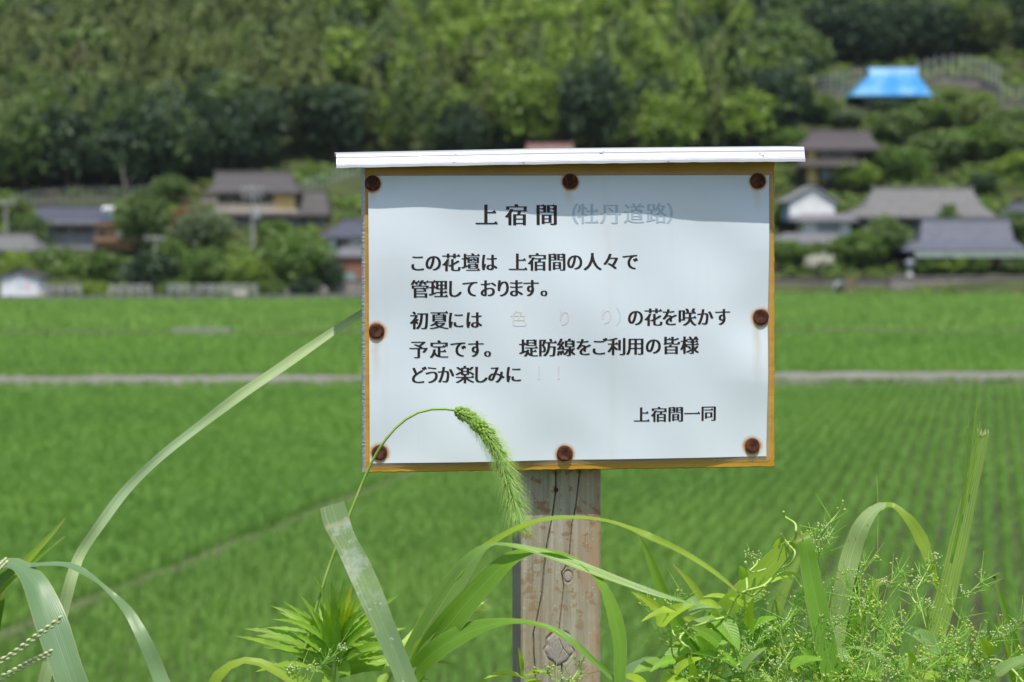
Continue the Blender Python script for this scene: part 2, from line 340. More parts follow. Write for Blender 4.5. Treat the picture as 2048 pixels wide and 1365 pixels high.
# prototypes (arrays only)
rg = np.random.default_rng(21)
PL = [plume(rg, 820, 11.5, 1.9, 0.33, (0, 0, 0), (1, 1, 1)) for _ in range(7)]
CR = [crown(rg, 820, 3.0, 3.0, 3.4, 6.2, 0.38, 30, (0, 0, 0), (1, 1, 1)) for _ in range(7)]
def wood_points():
    rg = np.random.default_rng(5); out = []
    y = 226.0
    while y < 330:
        step = 2.75 + (y - 226) * 0.012; half = 0.2572 * y * 1.16 + 8
        for x in np.arange(-half, half, step):
            xx = x + rg.uniform(-.48, .48) * step; yy = y + rg.uniform(-.48, .48) * step
            px = 1024 + xx / yy * FPX; st = fstart(px)
            if yy < st: continue
            out.append((xx, yy, px, yy - st))
        y += step
    return out
WP = wood_points(); rg = np.random.default_rng(6)
VV, CC, trunks, front = [], [], [], []
for (x, y, px, into) in WP:
    z = terrain(x, y); py = 490 - (z + 7 - 5) / y * FPX
    if py < -230: continue
    sp, kind = species(px, py, rg); s = rg.uniform(.72, 1.2); a = rg.uniform(0, 2 * np.pi)
    if px > 1560: s *= .8
    if into < 3.4 and -60 < px < 2110: front.append((x, y, z, sp, kind, s, a, px)); continue
    V, m = (PL if kind == 'p' else CR)[rg.integers(0, 7)]
    c, q = math.cos(a), math.sin(a); sx = s * (rg.uniform(.85, 1.25) if kind == 'c' else rg.uniform(.85, 1.1))
    T = np.empty_like(V); T[:, 0] = (V[:, 0] * c - V[:, 1] * q) * sx + x; T[:, 1] = (V[:, 0] * q + V[:, 1] * c) * sx + y; T[:, 2] = V[:, 2] * s + z
    c0, c1 = (np.asarray(t) for t in LIT[sp]); g_ = rg.uniform(.88, 1.12); VV.append(T); CC.append((c0 * (1 - m) + c1 * m) * g_)
    if into < 16: trunks.append((x, y, z, 5.5 * s, 0.07 if kind == 'p' else 0.16))
fo = obj('forest', quads_mesh('forest', np.concatenate(VV), 4, M_fol, np.concatenate(CC)))
tag(fo, 'bamboo and broadleaf wood covering the hillside behind the village', 'wood', kind='stuff')
tv = join(*[tube([(x, y, z - .3), (x + .1, y, z + h * .6), (x + .25, y, z + h)], [r, r * .8, r * .5], 4, False) for x, y, z, h, r in trunks])
o = part('trunks', *tv, M_bark, None); o.parent = fo; o['kind'] = 'stuff'

# ---- single trees: prototypes with a trunk and a crown, then copies
def trunk_mesh(h, r, seed, mat, limbs=4):
    rg = random.Random(seed); ms = [tube([(0, 0, -.4), (.05 * h * rg.uniform(-1, 1), 0, h * .45), (.06 * h * rg.uniform(-1, 1), .04 * h, h * .95)], [r, r * .75, r * .3], 7)]
    for i in range(limbs):
        a = rg.uniform(0, 6.28); z0 = h * rg.uniform(.35, .7); L = h * rg.uniform(.25, .4)
        ms.append(tube([(0, 0, z0), (math.cos(a) * L * .5, math.sin(a) * L * .5, z0 + L * .45), (math.cos(a) * L, math.sin(a) * L, z0 + L * .7)], [r * .45, r * .3, r * .1], 5))
    return mesh_from('trunk', *join(*ms), [mat])
TP = {}
def proto(key, i):
    k = (key, i)
    if k in TP: return TP[k]
    rg = np.random.default_rng(hash(key) % 1000 + i if False else sum(map(ord, key)) * 7 + i)
    kind, sp = key.split('/')
    pal = dict(LIT, red=((0.20, 0.075, 0.035), (0.32, 0.13, 0.06)), lime=((0.13, 0.21, 0.035), (0.26, 0.36, 0.07)), grey=((0.10, 0.14, 0.07), (0.19, 0.24, 0.13)),
               white=((0.62, 0.58, 0.57), (0.8, 0.78, 0.77)), leafy=((0.065, 0.125, 0.026), (0.155, 0.245, 0.055)))
    c0, c1 = pal[sp]
    if kind == 'bamboo': V, C = plume(rg, 900, 11.5, 2.0, 0.36, c0, c1); tr = mesh_from('trunk', *tube([(0, 0, -.4), (.02, 0, 4), (.15, .05, 8)], [.07, .06, .03], 6), [M_culm])
    elif kind == 'bush': V, C = crown(rg, 1500, .52, .5, .40, .50, .055, 40, c0, c1); tr = trunk_mesh(.5, .04, i, M_bark)
    elif kind == 'blossom':
        V, C = crown(rg, 700, .62, .4, .13, .86, .05, 26, c0, c1); V2, C2 = crown(rg, 120, .5, .3, .08, .76, .05, 12, *pal['leafy']); V = np.concatenate([V, V2]); C = np.concatenate([C, C2]); tr = trunk_mesh(.85, .07, i, M_bark, 5)
    else: V, C = crown(rg, 2600, .46, .46, .36, .62, .050, 58, c0, c1); tr = trunk_mesh(.66, .035, i, M_bark, 6)
    TP[k] = (quads_mesh('crown', V, 4, M_blos if kind == 'blossom' else M_fol, C), tr); return TP[k]
def tree(name, key, i, loc, sx, sz, a, label, cat, group=None, sy=None):
    cm, tm = proto(key, i); e = empty(name, loc, label, cat, group); e.rotation_euler = (0, 0, a); e.scale = (sx, sy or sx, sz)
    obj('crown', cm, e); obj('trunk', tm, e); return e
for n_, (x, y, z, sp, kind, s, a, px) in enumerate(front):
    if kind == 'p': tree('bamboo', 'bamboo/' + ('olive' if sp == 'tan' else sp), n_ % 3, (x, y, z), s, s, a, 'feathery bamboo stem at the foot of the wood', 'bamboo', 'bamboo along the foot of the wood')
    else: tree('broadleaf_tree', 'tree/' + sp, n_ % 3, (x, y, z), 7.5 * s, 9.5 * s, a, 'broadleaf tree at the foot of the wood', 'tree', 'broadleaf trees along the foot of the wood')

# trees and shrubs of the village: px centre, py top, distance, width px, prototype, label
TREES = [
 (35, 498, 188, 90, 'tree/lime', 'pale green garden tree at the picture edge behind the white shed', 'tree'),
 (110, 488, 190, 130, 'tree/leafy', 'dark rounded tree below the slate-roofed house', 'tree'),
 (60, 425, 205, 90, 'tree/mid', 'green tree left of the slate-roofed house', 'tree'),
 (205, 500, 195, 95, 'tree/leafy', 'glossy dark tree under the orange balcony', 'tree'),
 (287, 384, 206, 120, 'tree/mid', 'tall tree right of the solar water heater', 'tree'),
 (300, 505, 186, 120, 'tree/dark', 'dark spreading tree behind the white guardrail, right of the steps', 'tree'),
 (345, 470, 197, 80, 'tree/leafy', 'narrow green tree left of the grey utility pole', 'tree'),
 (405, 415, 206, 135, 'tree/grey', 'grey-green tree left of the tall utility pole', 'tree'),
 (368, 408, 208, 60, 'tree/red', 'small reddish-leaved tree among green ones', 'tree'),
 (410, 490, 187, 110, 'tree/leafy', 'dense tree over the second guardrail', 'tree'),
 (590, 452, 188, 170, 'tree/leafy', 'broad green tree in front of the yellow-walled house', 'tree'),
 (500, 505, 187, 90, 'tree/lime', 'yellowish shrub-like tree at the foot of the tall utility pole', 'tree'),
 (655, 520, 188, 80, 'tree/dark', 'dark tree beside the brick-red shed', 'tree'),
 (345, 380, 224, 90, 'tree/mid', 'green tree at the wood edge left of the yellow-walled house', 'tree'),
 (440, 425, 212, 60, 'tree/leafy', 'green tree at the corner of the yellow-walled house', 'tree'),
 (550, 438, 209, 80, 'tree/leafy', 'green tree against the stone base of the yellow-walled house', 'tree'),
 (190, 560, 181, 75, 'bush/lime', 'lime-green bush in the gap between two guardrails', 'bush'),
 (115, 548, 184, 90, 'bush/olive', 'olive bush right of the white shed', 'bush'),
 (345, 560, 182, 60, 'bush/leafy', 'low bush behind the guardrail under the dark tree', 'bush'),
 (545, 560, 184, 60, 'bush/leafy', 'low bush under the broad green tree', 'bush'),
 (610, 555, 184, 80, 'bush/dark', 'dark low bush beside the roadside rocks', 'bush'),
 (25, 395, 216, 80, 'tree/olive', 'olive tree above the low grey roof', 'tree'),
 (820, 470, 200, 150, 'tree/leafy', 'tree hidden behind the left half of the notice', 'tree'),
 (1010, 455, 205, 170, 'tree/mid', 'tree hidden behind the middle of the notice', 'tree'),
 (1240, 450, 205, 160, 'tree/leafy', 'tree hidden behind the right half of the notice', 'tree'),
 (1430, 440, 207, 150, 'tree/mid', 'tree hidden behind the right edge of the notice', 'tree'),
 # right side
 (1570, 486, 201, 100, 'tree/leafy', 'dark hedge tree touching the notice edge', 'tree'),
 (1640, 492, 201, 110, 'bush/leafy', 'clipped hedge behind the white blossom tree', 'hedge'),
 (1712, 478, 201, 120, 'tree/leafy', 'bushy dark tree between the white blossom and the lantern', 'tree'),
 (1772, 430, 203, 110, 'tree/mid', 'tall green tree left of the purple-grey roof', 'tree'),
 (1850, 518, 199, 70, 'bush/leafy', 'first garden shrub right of the stone lantern', 'shrub'),
 (1905, 515, 199, 75, 'bush/lime', 'light green garden shrub under the long eaves', 'shrub'),
 (1955, 530, 199, 70, 'bush/leafy', 'low shrub in front of the orange-leaved one', 'shrub'),
 (1985, 518, 200, 42, 'bush/red', 'orange-red shrub under the long eaves', 'shrub'),
 (2030, 535, 199, 70, 'bush/leafy', 'low shrub at the picture edge on the stone wall', 'shrub'),
 (1893, 404, 209, 46, 'tree/leafy', 'small round tree standing up before the long grey roof', 'tree'),
 (2030, 425, 208, 90, 'tree/mid', 'green tree right of the purple-grey roof', 'tree'),
 (1965, 372, 227, 70, 'tree/dark', 'dark round tree right of the long grey roof', 'tree'),
 (2030, 345, 233, 90, 'tree/lime', 'bright green tree at the picture edge above the small roof', 'tree'),
 (1565, 420, 216, 80, 'tree/lime', 'bright green tree beside the white gable', 'tree'),
 (1700, 352, 228, 110, 'tree/lime', 'bright green tree above the white gable', 'tree'),
 (1790, 318, 232, 130, 'tree/leafy', 'green tree right of the brown two-storey house', 'tree'),
 (1730, 300, 238, 90, 'tree/mid', 'tree leaning over the brown lower roof', 'tree'),
 (1868, 300, 238, 130, 'tree/mid', 'rounded tree in the middle of the right-hand scrub slope', 'tree'),
 (1945, 292, 240, 130, 'tree/leafy', 'leafy tree low on the scrub slope, third from the brown house', 'tree'),
 (2025, 300, 240, 130, 'tree/mid', 'scrub tree low on the slope at the picture edge', 'tree'),
 (1785, 245, 246, 120, 'tree/mid', 'scrub tree above the brown roof', 'tree'),
 (1860, 225, 250, 120, 'tree/leafy', 'scrub tree just below the blue tarpaulin roof corner', 'tree'),
 (1935, 225, 250, 120, 'tree/olive', 'olive scrub tree under the right-hand fence', 'tree'),
 (2015, 250, 247, 120, 'tree/mid', 'scrub tree under the short fence at the picture edge', 'tree'),
 (1775, 195, 254, 70, 'tree/dark', 'dark shrubby tree hiding the wall under the blue roof', 'tree'),
 (1695, 215, 252, 70, 'tree/grey', 'grey-green round tree below the left end of the blue roof', 'tree'),
 (1635, 190, 254, 90, 'tree/leafy', 'tree before the left stretch of the upper fence', 'tree'),
 (1590, 150, 256, 100, 'tree/olive', 'olive tree left of the upper fence', 'tree'),
 (1565, 250, 242, 110, 'tree/leafy', 'green tree left of the brown two-storey roof', 'tree'),
 (1900, 180, 258, 60, 'tree/leafy', 'small bush-like tree right of the blue roof', 'tree'),
 (1960, 185, 258, 50, 'tree/lime', 'bright small tree at the end of the upper fence', 'tree'),
]
for i, (px, py, d, wpx, key, lab, cat) in enumerate(TREES):
    x = X(px, d); zb = terrain(x, d); zt = Z(py, d); wm = wpx * d / FPX; h = max(zt - zb, (.62 if key[:4] == 'tree' else .45) * wm)
    topf = {'tree': 1.06, 'bush': 0.98, 'blossom': 1.0}[key.split('/')[0]]
    wf = {'tree': 1.12, 'bush': 1.25}[key.split('/')[0]]
    if h > wm * 1.5 and key[:4] == 'tree':   # keep a crown, lift it on its own trunk length
        pass
    tree('garden_shrub' if cat in ('shrub', 'bush', 'hedge') else 'garden_tree', key, i % 4, (x, d, zb), wm / wf, h / topf, i * 2.4, lab, cat, 'village trees and shrubs')
x = X(1637, 196.5); tree('blossom_tree', 'blossom/white', 0, (x, 196.5, 0.2), 3.1 / 1.35, (Z(512, 196.5) - .2), .2, 'small tree with a flat white blossom crown before the hedge', 'tree')

# bare trunks
M_grey_trunk = surf('bare_trunk', (0.30, 0.27, 0.24), (0.18, 0.16, 0.14), 2, 0.9)
for name, a, b_, Y, r, lab in (('bare_trunk', (255, 385), (244, 332), 222, .16, 'bare pale leaning trunk above the slate-roofed house'), ('bare_trunk', (1562, 130), (1560, 8), 284, .42, 'tall bare trunk standing above the blue roof, darker forest behind')):
    p, q = atY(*a, Y), atY(*b_, Y); p.z = terrain(p.x, Y) - .2; m_ = p.lerp(q, .5)
    e = empty(name, p, lab, 'tree'); part('trunk', *tube([p, m_, q], [r, r * .85, r * .6], 8), M_grey_trunk, e)
    part('branch', *tube([m_, m_ + Vector((1.0, -.2, 1.3))], [r * .4, r * .15], 5), M_grey_trunk, e)

# ------------------------------------------------------------------ village buildings
def tilemat(name, c, rough=0.55):
    m, nt, b = nmat(name); v = coords(nt); s = node(nt, 'ShaderNodeSeparateXYZ', {0: v})
    w = math_(nt, 'SINE', math_(nt, 'MULTIPLY', s.outputs[0], 2 * math.pi / 0.28)); w2 = math_(nt, 'SINE', math_(nt, 'MULTIPLY', s.outputs[2], 2 * math.pi / 0.16))
    n = noise_(nt, v, 1.2, 5); n3 = noise_(nt, v, 9.0, 2)
    cc = mixc(nt, maprange(nt, n, .3, .7), tuple(x * .82 for x in c), tuple(min(1, x * 1.15) for x in c)); cc = mixc(nt, maprange(nt, n3, .4, .7, 0, .5), cc, tuple(x * .7 for x in c))
    nt.links.new(cc, b.inputs['Base Color']); b.inputs['Roughness'].default_value = rough
    bump_(nt, b, math_(nt, 'ADD', w, math_(nt, 'MULTIPLY', w2, .6)), .7, .03); return m
def plain(name, c, rough=0.8, var=.12): return surf(name, tuple(x * (1 - var) for x in c), tuple(min(1, x * (1 + var)) for x in c), 1.5, rough, .1, .01)
M_glass, nt, b = nmat('window_glass'); b.inputs['Base Color'].default_value = (.03, .035, .04, 1); b.inputs['Roughness'].default_value = .08
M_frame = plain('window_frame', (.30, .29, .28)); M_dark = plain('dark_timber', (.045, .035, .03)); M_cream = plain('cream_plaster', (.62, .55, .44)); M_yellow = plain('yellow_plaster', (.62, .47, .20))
M_white = plain('white_plaster', (.80, .81, .82)); M_greyw = plain('grey_siding', (.26, .26, .29)); M_stone = surf('stone_wall', (.30, .27, .25), (.17, .155, .145), 2.2, .95, .7, .08)
M_pink = surf('pinkish_stone_wall', (.27, .235, .225), (.18, .155, .15), 1.8, .95, .7, .08); M_brick = surf('red_shed_wall', (.38, .17, .11), (.28, .13, .09), 2, .9)
M_tan = plain('tan_boards', (.46, .30, .15)); M_bal = plain('orange_balcony', (.33, .20, .13)); M_green = plain('green_sheet', (.33, .40, .35), .5)
T_slate = tilemat('slate_blue_tiles', (.09, .096, .125)); T_brown = tilemat('brown_grey_tiles', (.105, .096, .092)); T_grey = tilemat('pale_grey_tiles', (.19, .188, .182)); T_purple = tilemat('purple_grey_tiles', (.135, .145, .185))
T_dbrown = tilemat('dark_brown_tiles', (.095, .08, .078)); T_lgrey = tilemat('light_grey_tiles', (.20, .196, .21)); T_red = tilemat('faded_red_tiles', (.28, .155, .135))
def level(pxl, pxr, py, Yc, hd):
    Yf = Yc - hd; return (X(pxl, Yf), X(pxr, Yf), Yc - hd, Yc + hd, Z(py, Yf))
def loft(levels, thick=.18):
    V, F = [], []; x0, x1, y0, y1, z = levels[0]
    L = [(x0, x1, y0, y1, z - thick)] + levels
    for (x0, x1, y0, y1, z) in L: V += [(x0, y0, z), (x1, y0, z), (x1, y1, z), (x0, y1, z)]
    n = len(L)
    for i in range(n - 1):
        for k in range(4): F.append((i * 4 + k, i * 4 + (k + 1) % 4, (i + 1) * 4 + (k + 1) % 4, (i + 1) * 4 + k))
    F.append((3, 2, 1, 0)); F.append(tuple((n - 1) * 4 + k for k in range(4)))
    return V, F
def roof(parent, levels, mat, ridge=True, rmat=None, thick=.18, name='roof'):
    r = part(name, *loft(levels, thick), mat, parent)
    if ridge:
        x0, x1, y0, y1, z = levels[-1]; c = (y0 + y1) / 2
        part('ridge', *box(x0 - .12, x1 + .12, c - .17, c + .17, z - .02, z + .28), rmat or mat, r)
        for xx in (x0 - .2, x1 + .06): part('ridge_end_tile', *box(xx, xx + .14, c - .24, c + .24, z - .1, z + .42), rmat or mat, r)
    return r
FOOT = []
def wall(parent, pxl, pxr, pyt, pyb, Yf, depth, mat, zb=None, name='wall'):
    x0, x1 = X(pxl, Yf), X(pxr, Yf); z1 = Z(pyt, Yf); z0 = Z(pyb, Yf) if zb is None else zb; FOOT.append((x0, x1, Yf, Yf + depth))
    return part(name, *box(x0, x1, Yf, Yf + depth, z0, z1), mat, parent)
def window(parent, pxl, pxr, pyt, pyb, Yf, n=2, fm=None, gm=None, name='window'):
    x0, x1, z1, z0 = X(pxl, Yf), X(pxr, Yf), Z(pyt, Yf), Z(pyb, Yf); t = .07; y0, y1 = Yf - .07, Yf + .02; ms = [box(x0, x1, y0, y1, z0, z0 + t), box(x0, x1, y0, y1, z1 - t, z1)]
    for i in range(n + 1):
        xx = x0 + (x1 - x0 - t) * i / n; ms.append(box(xx, xx + t, y0 + .003, y1, z0 + t, z1 - t))
    w = part(name, *join(*ms), fm or M_frame, parent)
    for i in range(n):
        a = x0 + (x1 - x0 - t) * i / n + t; c = x0 + (x1 - x0 - t) * (i + 1) / n
        part('pane', *box(a, c, Yf - .03, Yf - .005, z0 + t, z1 - t), gm or M_glass, w)
    return w
def house(name, px, Yf, lab, cat='house', group='village houses'):
    x = X(px, Yf); return empty(name, (x, Yf, terrain(x, Yf)), lab, cat, group)

# slate-roofed house with orange balcony and solar heater (left)
Y = 207; h = house('village_house', 160, Y, 'slate-roofed grey house with an orange balcony and a white water heater on top')
wall(h, 74, 196, 440, 500, Y, 6, M_greyw); wall(h, 196, 268, 446, 500, Y - .4, 5.6, M_tan)
roof(h, [level(62, 206, 442, Y + 3, 3.7), level(80, 206, 415, Y + 3, .05)], T_slate)
roof(h, [level(188, 276, 447, Y + 2.6, 3.6), level(200, 262, 434, Y + 2.6, .4)], tilemat('rust_brown_tiles', (.26, .17, .11)), name='annex_roof')
wt = wall(h, 72, 198, 442, 449, Y - .9, .9, M_greyw, name='eaves_board')
window(h, 78, 100, 455, 465, Y, 2); window(h, 113, 142, 452, 468, Y, 2); window(h, 146, 188, 452, 470, Y, 3)
window(h, 200, 214, 458, 474, Y - .4, 1); window(h, 218, 232, 458, 472, Y - .4, 1, gm=M_tan); window(h, 246, 254, 458, 474, Y - .4, 1); window(h, 258, 266, 458, 474, Y - .4, 1)
b_ = wall(h, 190, 274, 476, 484, Y - 1.6, 1.2, M_bal, name='balcony')
for px in (192, 212, 232, 252, 271): part('baluster', *box(X(px, Y - 1.6) - .05, X(px, Y - 1.6) + .05, Y - 1.66, Y - 1.602, Z(484, Y - 1.6), Z(473, Y - 1.6)), M_bal, b_)
q = atY(240, 470, Y - 1.3); part('hanging_lantern', *tube([q + Vector((0, 0, -.35)), q + Vector((0, 0, -.2)), q, q + Vector((0, 0, .25)), q + Vector((0, 0, .4))], [.12, .38, .45, .36, .1], 10), plain('pale_pink_paper', (.78, .68, .62)), h)
part('porch_post', *box(X(195, Y - 1.5) - .08, X(195, Y - 1.5) + .08, Y - 1.5, Y - 1.35, terrain(h.location.x, Y) - 1, Z(484, Y - 1.5)), M_dark, h)
part('porch_post', *box(X(270, Y - 1.5) - .08, X(270, Y - 1.5) + .08, Y - 1.5, Y - 1.35, terrain(h.location.x, Y) - 1, Z(484, Y - 1.5)), M_dark, h)
hs = empty('solar_water_heater', (X(222, Y), Y + 2.2, Z(432, Y)), 'white solar water heater tank on the slate roof', 'water heater')
tx0, tx1 = X(203, Y), X(242, Y); zc = Z(420, Y)
part('tank', *tube([(tx0, Y + 1.2, zc), (tx0 + .1, Y + 1.2, zc), (tx1 - .1, Y + 1.2, zc), (tx1, Y + 1.2, zc)], [.25, .38, .38, .25], 12), plain('white_enamel', (.82, .83, .85), .35), hs)
part('panel', [(tx0, Y + 1.0, zc - .35), (tx1, Y + 1.0, zc - .35), (tx1, Y - .4, zc - 1.0), (tx0, Y - .4, zc - 1.0), (tx0, Y + 1.0, zc - .42), (tx1, Y + 1.0, zc - .42), (tx1, Y - .4, zc - 1.07), (tx0, Y - .4, zc - 1.07)], [(0, 1, 2, 3), (7, 6, 5, 4), (0, 4, 5, 1), (1, 5, 6, 2), (2, 6, 7, 3), (3, 7, 4, 0)], plain('collector_blue', (.07, .09, .16), .25), hs)
# low grey roof at the picture edge
Y = 197; h = house('village_house', 20, Y, 'low house with a pale grey roof cut by the picture edge')
roof(h, [level(-90, 78, 500, Y + 3, 3.6), level(-80, 66, 472, Y + 3, .1)], T_grey); wall(h, -80, 66, 500, 540, Y, 5, M_dark); window(h, 5, 40, 508, 528, Y, 2)
# yellow-walled house
Y = 217; h = house('village_house', 510, Y, 'large brown-grey tiled house with a yellow wall and dark upper windows')
roof(h, [level(414, 602, 384, Y + 3, 4.0), level(430, 590, 366, Y + 3, 2.2), level(434, 586, 347, Y + 3, .1)], T_brown)
wall(h, 430, 592, 382, 428, Y, 6, M_cream); wall(h, 551, 591, 384, 419, Y - .05, .06, M_yellow, name='yellow_panel'); wall(h, 436, 551, 385, 391, Y - .04, .05, M_dark, name='lintel')
for a, c in ((438, 462), (464, 489), (491, 516), (518, 549)): window(h, a, c, 390, 407, Y, 2, M_dark)
window(h, 558, 584, 390, 408, Y - .06, 3, M_yellow, M_yellow); wall(h, 592, 600, 382, 412, Y + .4, 2, M_dark, name='side_wall')
wall(h, 425, 596, 419, 425, Y - .9, .9, M_cream, name='veranda_floor')
roof(h, [level(594, 660, 424, Y + 3, 3.6), level(600, 652, 386, Y + 3, .3)], T_brown, name='annex_roof'); wall(h, 600, 652, 424, 446, Y + .3, 5, M_greyw, name='annex_wall')
roof(h, [level(428, 660, 430, Y - 1.2, 1.0), level(430, 656, 424, Y - .8, .6)], T_dbrown, ridge=False, name='lower_roof'); wall(h, 436, 652, 430, 470, Y - 1.0, 1, M_greyw, name='lower_wall')
window(h, 528, 552, 436, 450, Y - 1, 2); window(h, 600, 640, 434, 448, Y - 1, 2)
# partly hidden house with brick-red shed
Y = 203; h = house('village_house', 720, Y, 'grey-roofed house half hidden behind the notice, left edge')
roof(h, [level(636, 860, 474, Y + 3, 3.6), level(690, 820, 442, Y + 3, .2)], T_slate); wall(h, 655, 850, 472, 520, Y, 6, M_white); window(h, 672, 700, 480, 496, Y, 2)
Y = 191; h = house('red_shed', 700, Y, 'brick-red shed with a curved grey roof beside the notice', 'shed')
roof(h, [level(648, 780, 512, Y + 2.6, 2.9), level(668, 760, 503, Y + 2.6, 1.6), level(690, 742, 496, Y + 2.6, .1)], T_lgrey); wall(h, 662, 770, 511, 566, Y, 5, M_brick); window(h, 684, 712, 544, 562, Y, 1, gm=plain('teal_sheet', (.30, .46, .42)))
wall(h, 662, 676, 520, 566, Y - .04, .05, M_dark, name='door')
e = empty('white_post', (X(645, 188), 188, .3), 'thick white post left of the red shed', 'post'); part('post_shaft', *tube([(X(645, 188), 188, .2), (X(645, 188), 188, Z(512, 188))], [.16, .13], 10), M_white, e); part('post_foot', *tube([(X(645, 188), 188, .3), (X(645, 188), 188, Z(550, 188))], [.34, .26], 10), M_white, e)
# pinkish roof peeking above the cap
Y = 228; h = house('village_house', 1110, Y, 'faded red roof just showing above the metal cap'); roof(h, [level(1030, 1165, 330, Y + 3, 3.4), level(1056, 1143, 291, Y + 3, .15)], T_red); wall(h, 1045, 1150, 330, 372, Y, 5, M_cream); window(h, 1070, 1120, 340, 358, Y, 3)
# brown two-storey house
Y = 228; h = house('village_house', 1665, Y, 'two-storey house with dark brown roofs and a yellow corner post')
roof(h, [level(1590, 1760, 298, Y + 3, 3.8), level(1612, 1742, 278, Y + 3, 2.0), level(1618, 1736, 264, Y + 3, .1)], T_dbrown)
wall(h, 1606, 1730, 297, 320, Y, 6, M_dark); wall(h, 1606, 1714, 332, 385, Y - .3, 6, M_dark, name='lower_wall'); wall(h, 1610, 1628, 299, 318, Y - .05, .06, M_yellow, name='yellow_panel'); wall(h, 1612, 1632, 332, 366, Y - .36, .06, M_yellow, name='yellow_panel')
roof(h, [level(1592, 1718, 331, Y - .6, 1.5), level(1600, 1712, 319, Y + .2, .6)], T_dbrown, ridge=False, name='lower_roof')
window(h, 1634, 1664, 300, 317, Y, 2); window(h, 1668, 1704, 300, 317, Y, 2); window(h, 1640, 1668, 336, 358, Y - .3, 2, M_frame, plain('pale_blue_screen', (.22, .27, .33), .4)); window(h, 1670, 1706, 336, 358, Y - .3, 2, M_frame, plain('pale_blue_screen', (.22, .27, .33), .4))
# white gable house
Y = 207; h = house('village_house', 1630, Y, 'white two-storey house with its gable facing the fields')
def gable(parent, pxl, pxr, pye, pxp, pyp, Yf, dep, mat, th=.22, over=.35):
    x0, x1, xp = X(pxl, Yf), X(pxr, Yf), X(pxp, Yf); ze, zp = Z(pye, Yf), Z(pyp, Yf)
    V = [(x0, Yf - over, ze), (xp, Yf - over, zp), (x1, Yf - over, ze), (x1, Yf - over, ze - th), (xp, Yf - over, zp - th), (x0, Yf - over, ze - th)]; V += [(a, Yf + dep, c) for a, _, c in V]
    F = [(0, 5, 4, 1), (1, 4, 3, 2), (6, 7, 10, 11), (7, 8, 9, 10), (0, 1, 7, 6), (1, 2, 8, 7), (5, 11, 10, 4), (4, 10, 9, 3), (0, 6, 11, 5), (2, 3, 9, 8)]
    r = part('gable_roof', V, F, mat, parent)
    V = [(x0 + .5, Yf, ze - th), (xp, Yf, zp - th - .12), (x1 - .5, Yf, ze - th), (x1 - .5, Yf, ze - 1.6), (x0 + .5, Yf, ze - 1.6)]; V += [(a, Yf + dep - .1, c) for a, _, c in V]
    part('gable_wall', V, [(0, 4, 3, 2, 1), (5, 6, 7, 8, 9)] + [(i, (i + 1) % 5, (i + 1) % 5 + 5, i + 5) for i in range(5)], M_white, parent); return r
gable(h, 1568, 1676, 402, 1624, 370, Y + 1.5, 7, tilemat('silver_grey_tiles', (.33, .33, .335))); wall(h, 1576, 1668, 405, 440, Y + 1.6, 6, plain('blue_grey_wall', (.30, .38, .48)), name='upper_wall')
window(h, 1636, 1664, 412, 424, Y + 1.58, 2); roof(h, [level(1584, 1716, 441, Y + 2, 3.0), level(1600, 1690, 428, Y + 2.2, .9)], T_lgrey, ridge=False, name='middle_roof')
wall(h, 1606, 1700, 442, 500, Y, 5, M_white); window(h, 1632, 1678, 444, 464, Y, 3, M_frame, plain('grey_blue_shutter', (.34, .38, .44), .5))
roof(h, [level(1535, 1690, 486, Y - .9, 1.9), level(1570, 1672, 466, Y - .2, .5)], T_lgrey, ridge=False, name='lower_roof'); wall(h, 1550, 1676, 486, 530, Y - 2, 2, M_dark, name='porch_wall')
# long grey hipped roof
Y = 213; h = house('village_house', 1840, Y, 'long low house with a pale grey hipped roof')
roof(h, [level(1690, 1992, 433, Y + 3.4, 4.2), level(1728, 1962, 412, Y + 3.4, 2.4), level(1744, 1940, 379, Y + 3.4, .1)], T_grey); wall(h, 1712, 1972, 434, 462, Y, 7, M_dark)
for a in (1720, 1765, 1810, 1905): window(h, a, a + 36, 438, 455, Y, 2)
# purple-grey temple-like house
Y = 199.5; h = house('village_house', 1930, Y, 'house with a broad purple-grey hip-and-gable roof and green eaves sheet')
roof(h, [level(1806, 2058, 500, Y + 3, 4.1), level(1838, 2026, 482, Y + 3, 2.4), level(1842, 2016, 442, Y + 3, .12)], T_purple)
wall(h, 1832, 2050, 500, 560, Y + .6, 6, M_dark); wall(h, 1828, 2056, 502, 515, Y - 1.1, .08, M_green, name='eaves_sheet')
for px in (1832, 1886, 1940, 1994, 2046): part('veranda_post', *box(X(px, Y) - .08, X(px, Y) + .08, Y - .9, Y - .75, .6, Z(504, Y - .9)), M_dark, h)
for a in (1842, 1896, 1950, 2004): window(h, a, a + 40, 518, 545, Y + .6, 2)
wall(h, 2000, 2050, 520, 532, Y - .2, .1, M_white, name='hanging_blind')
# little roof at right edge
Y = 214; h = house('village_house', 2035, Y, 'small slate-roofed outbuilding at the picture edge above the purple-grey roof', 'house'); roof(h, [level(2012, 2130, 424, Y + 2, 2.4), level(2022, 2120, 408, Y + 2, .1)], T_slate); wall(h, 2020, 2120, 424, 450, Y, 4, M_greyw); window(h, 2028, 2050, 428, 442, Y, 2)
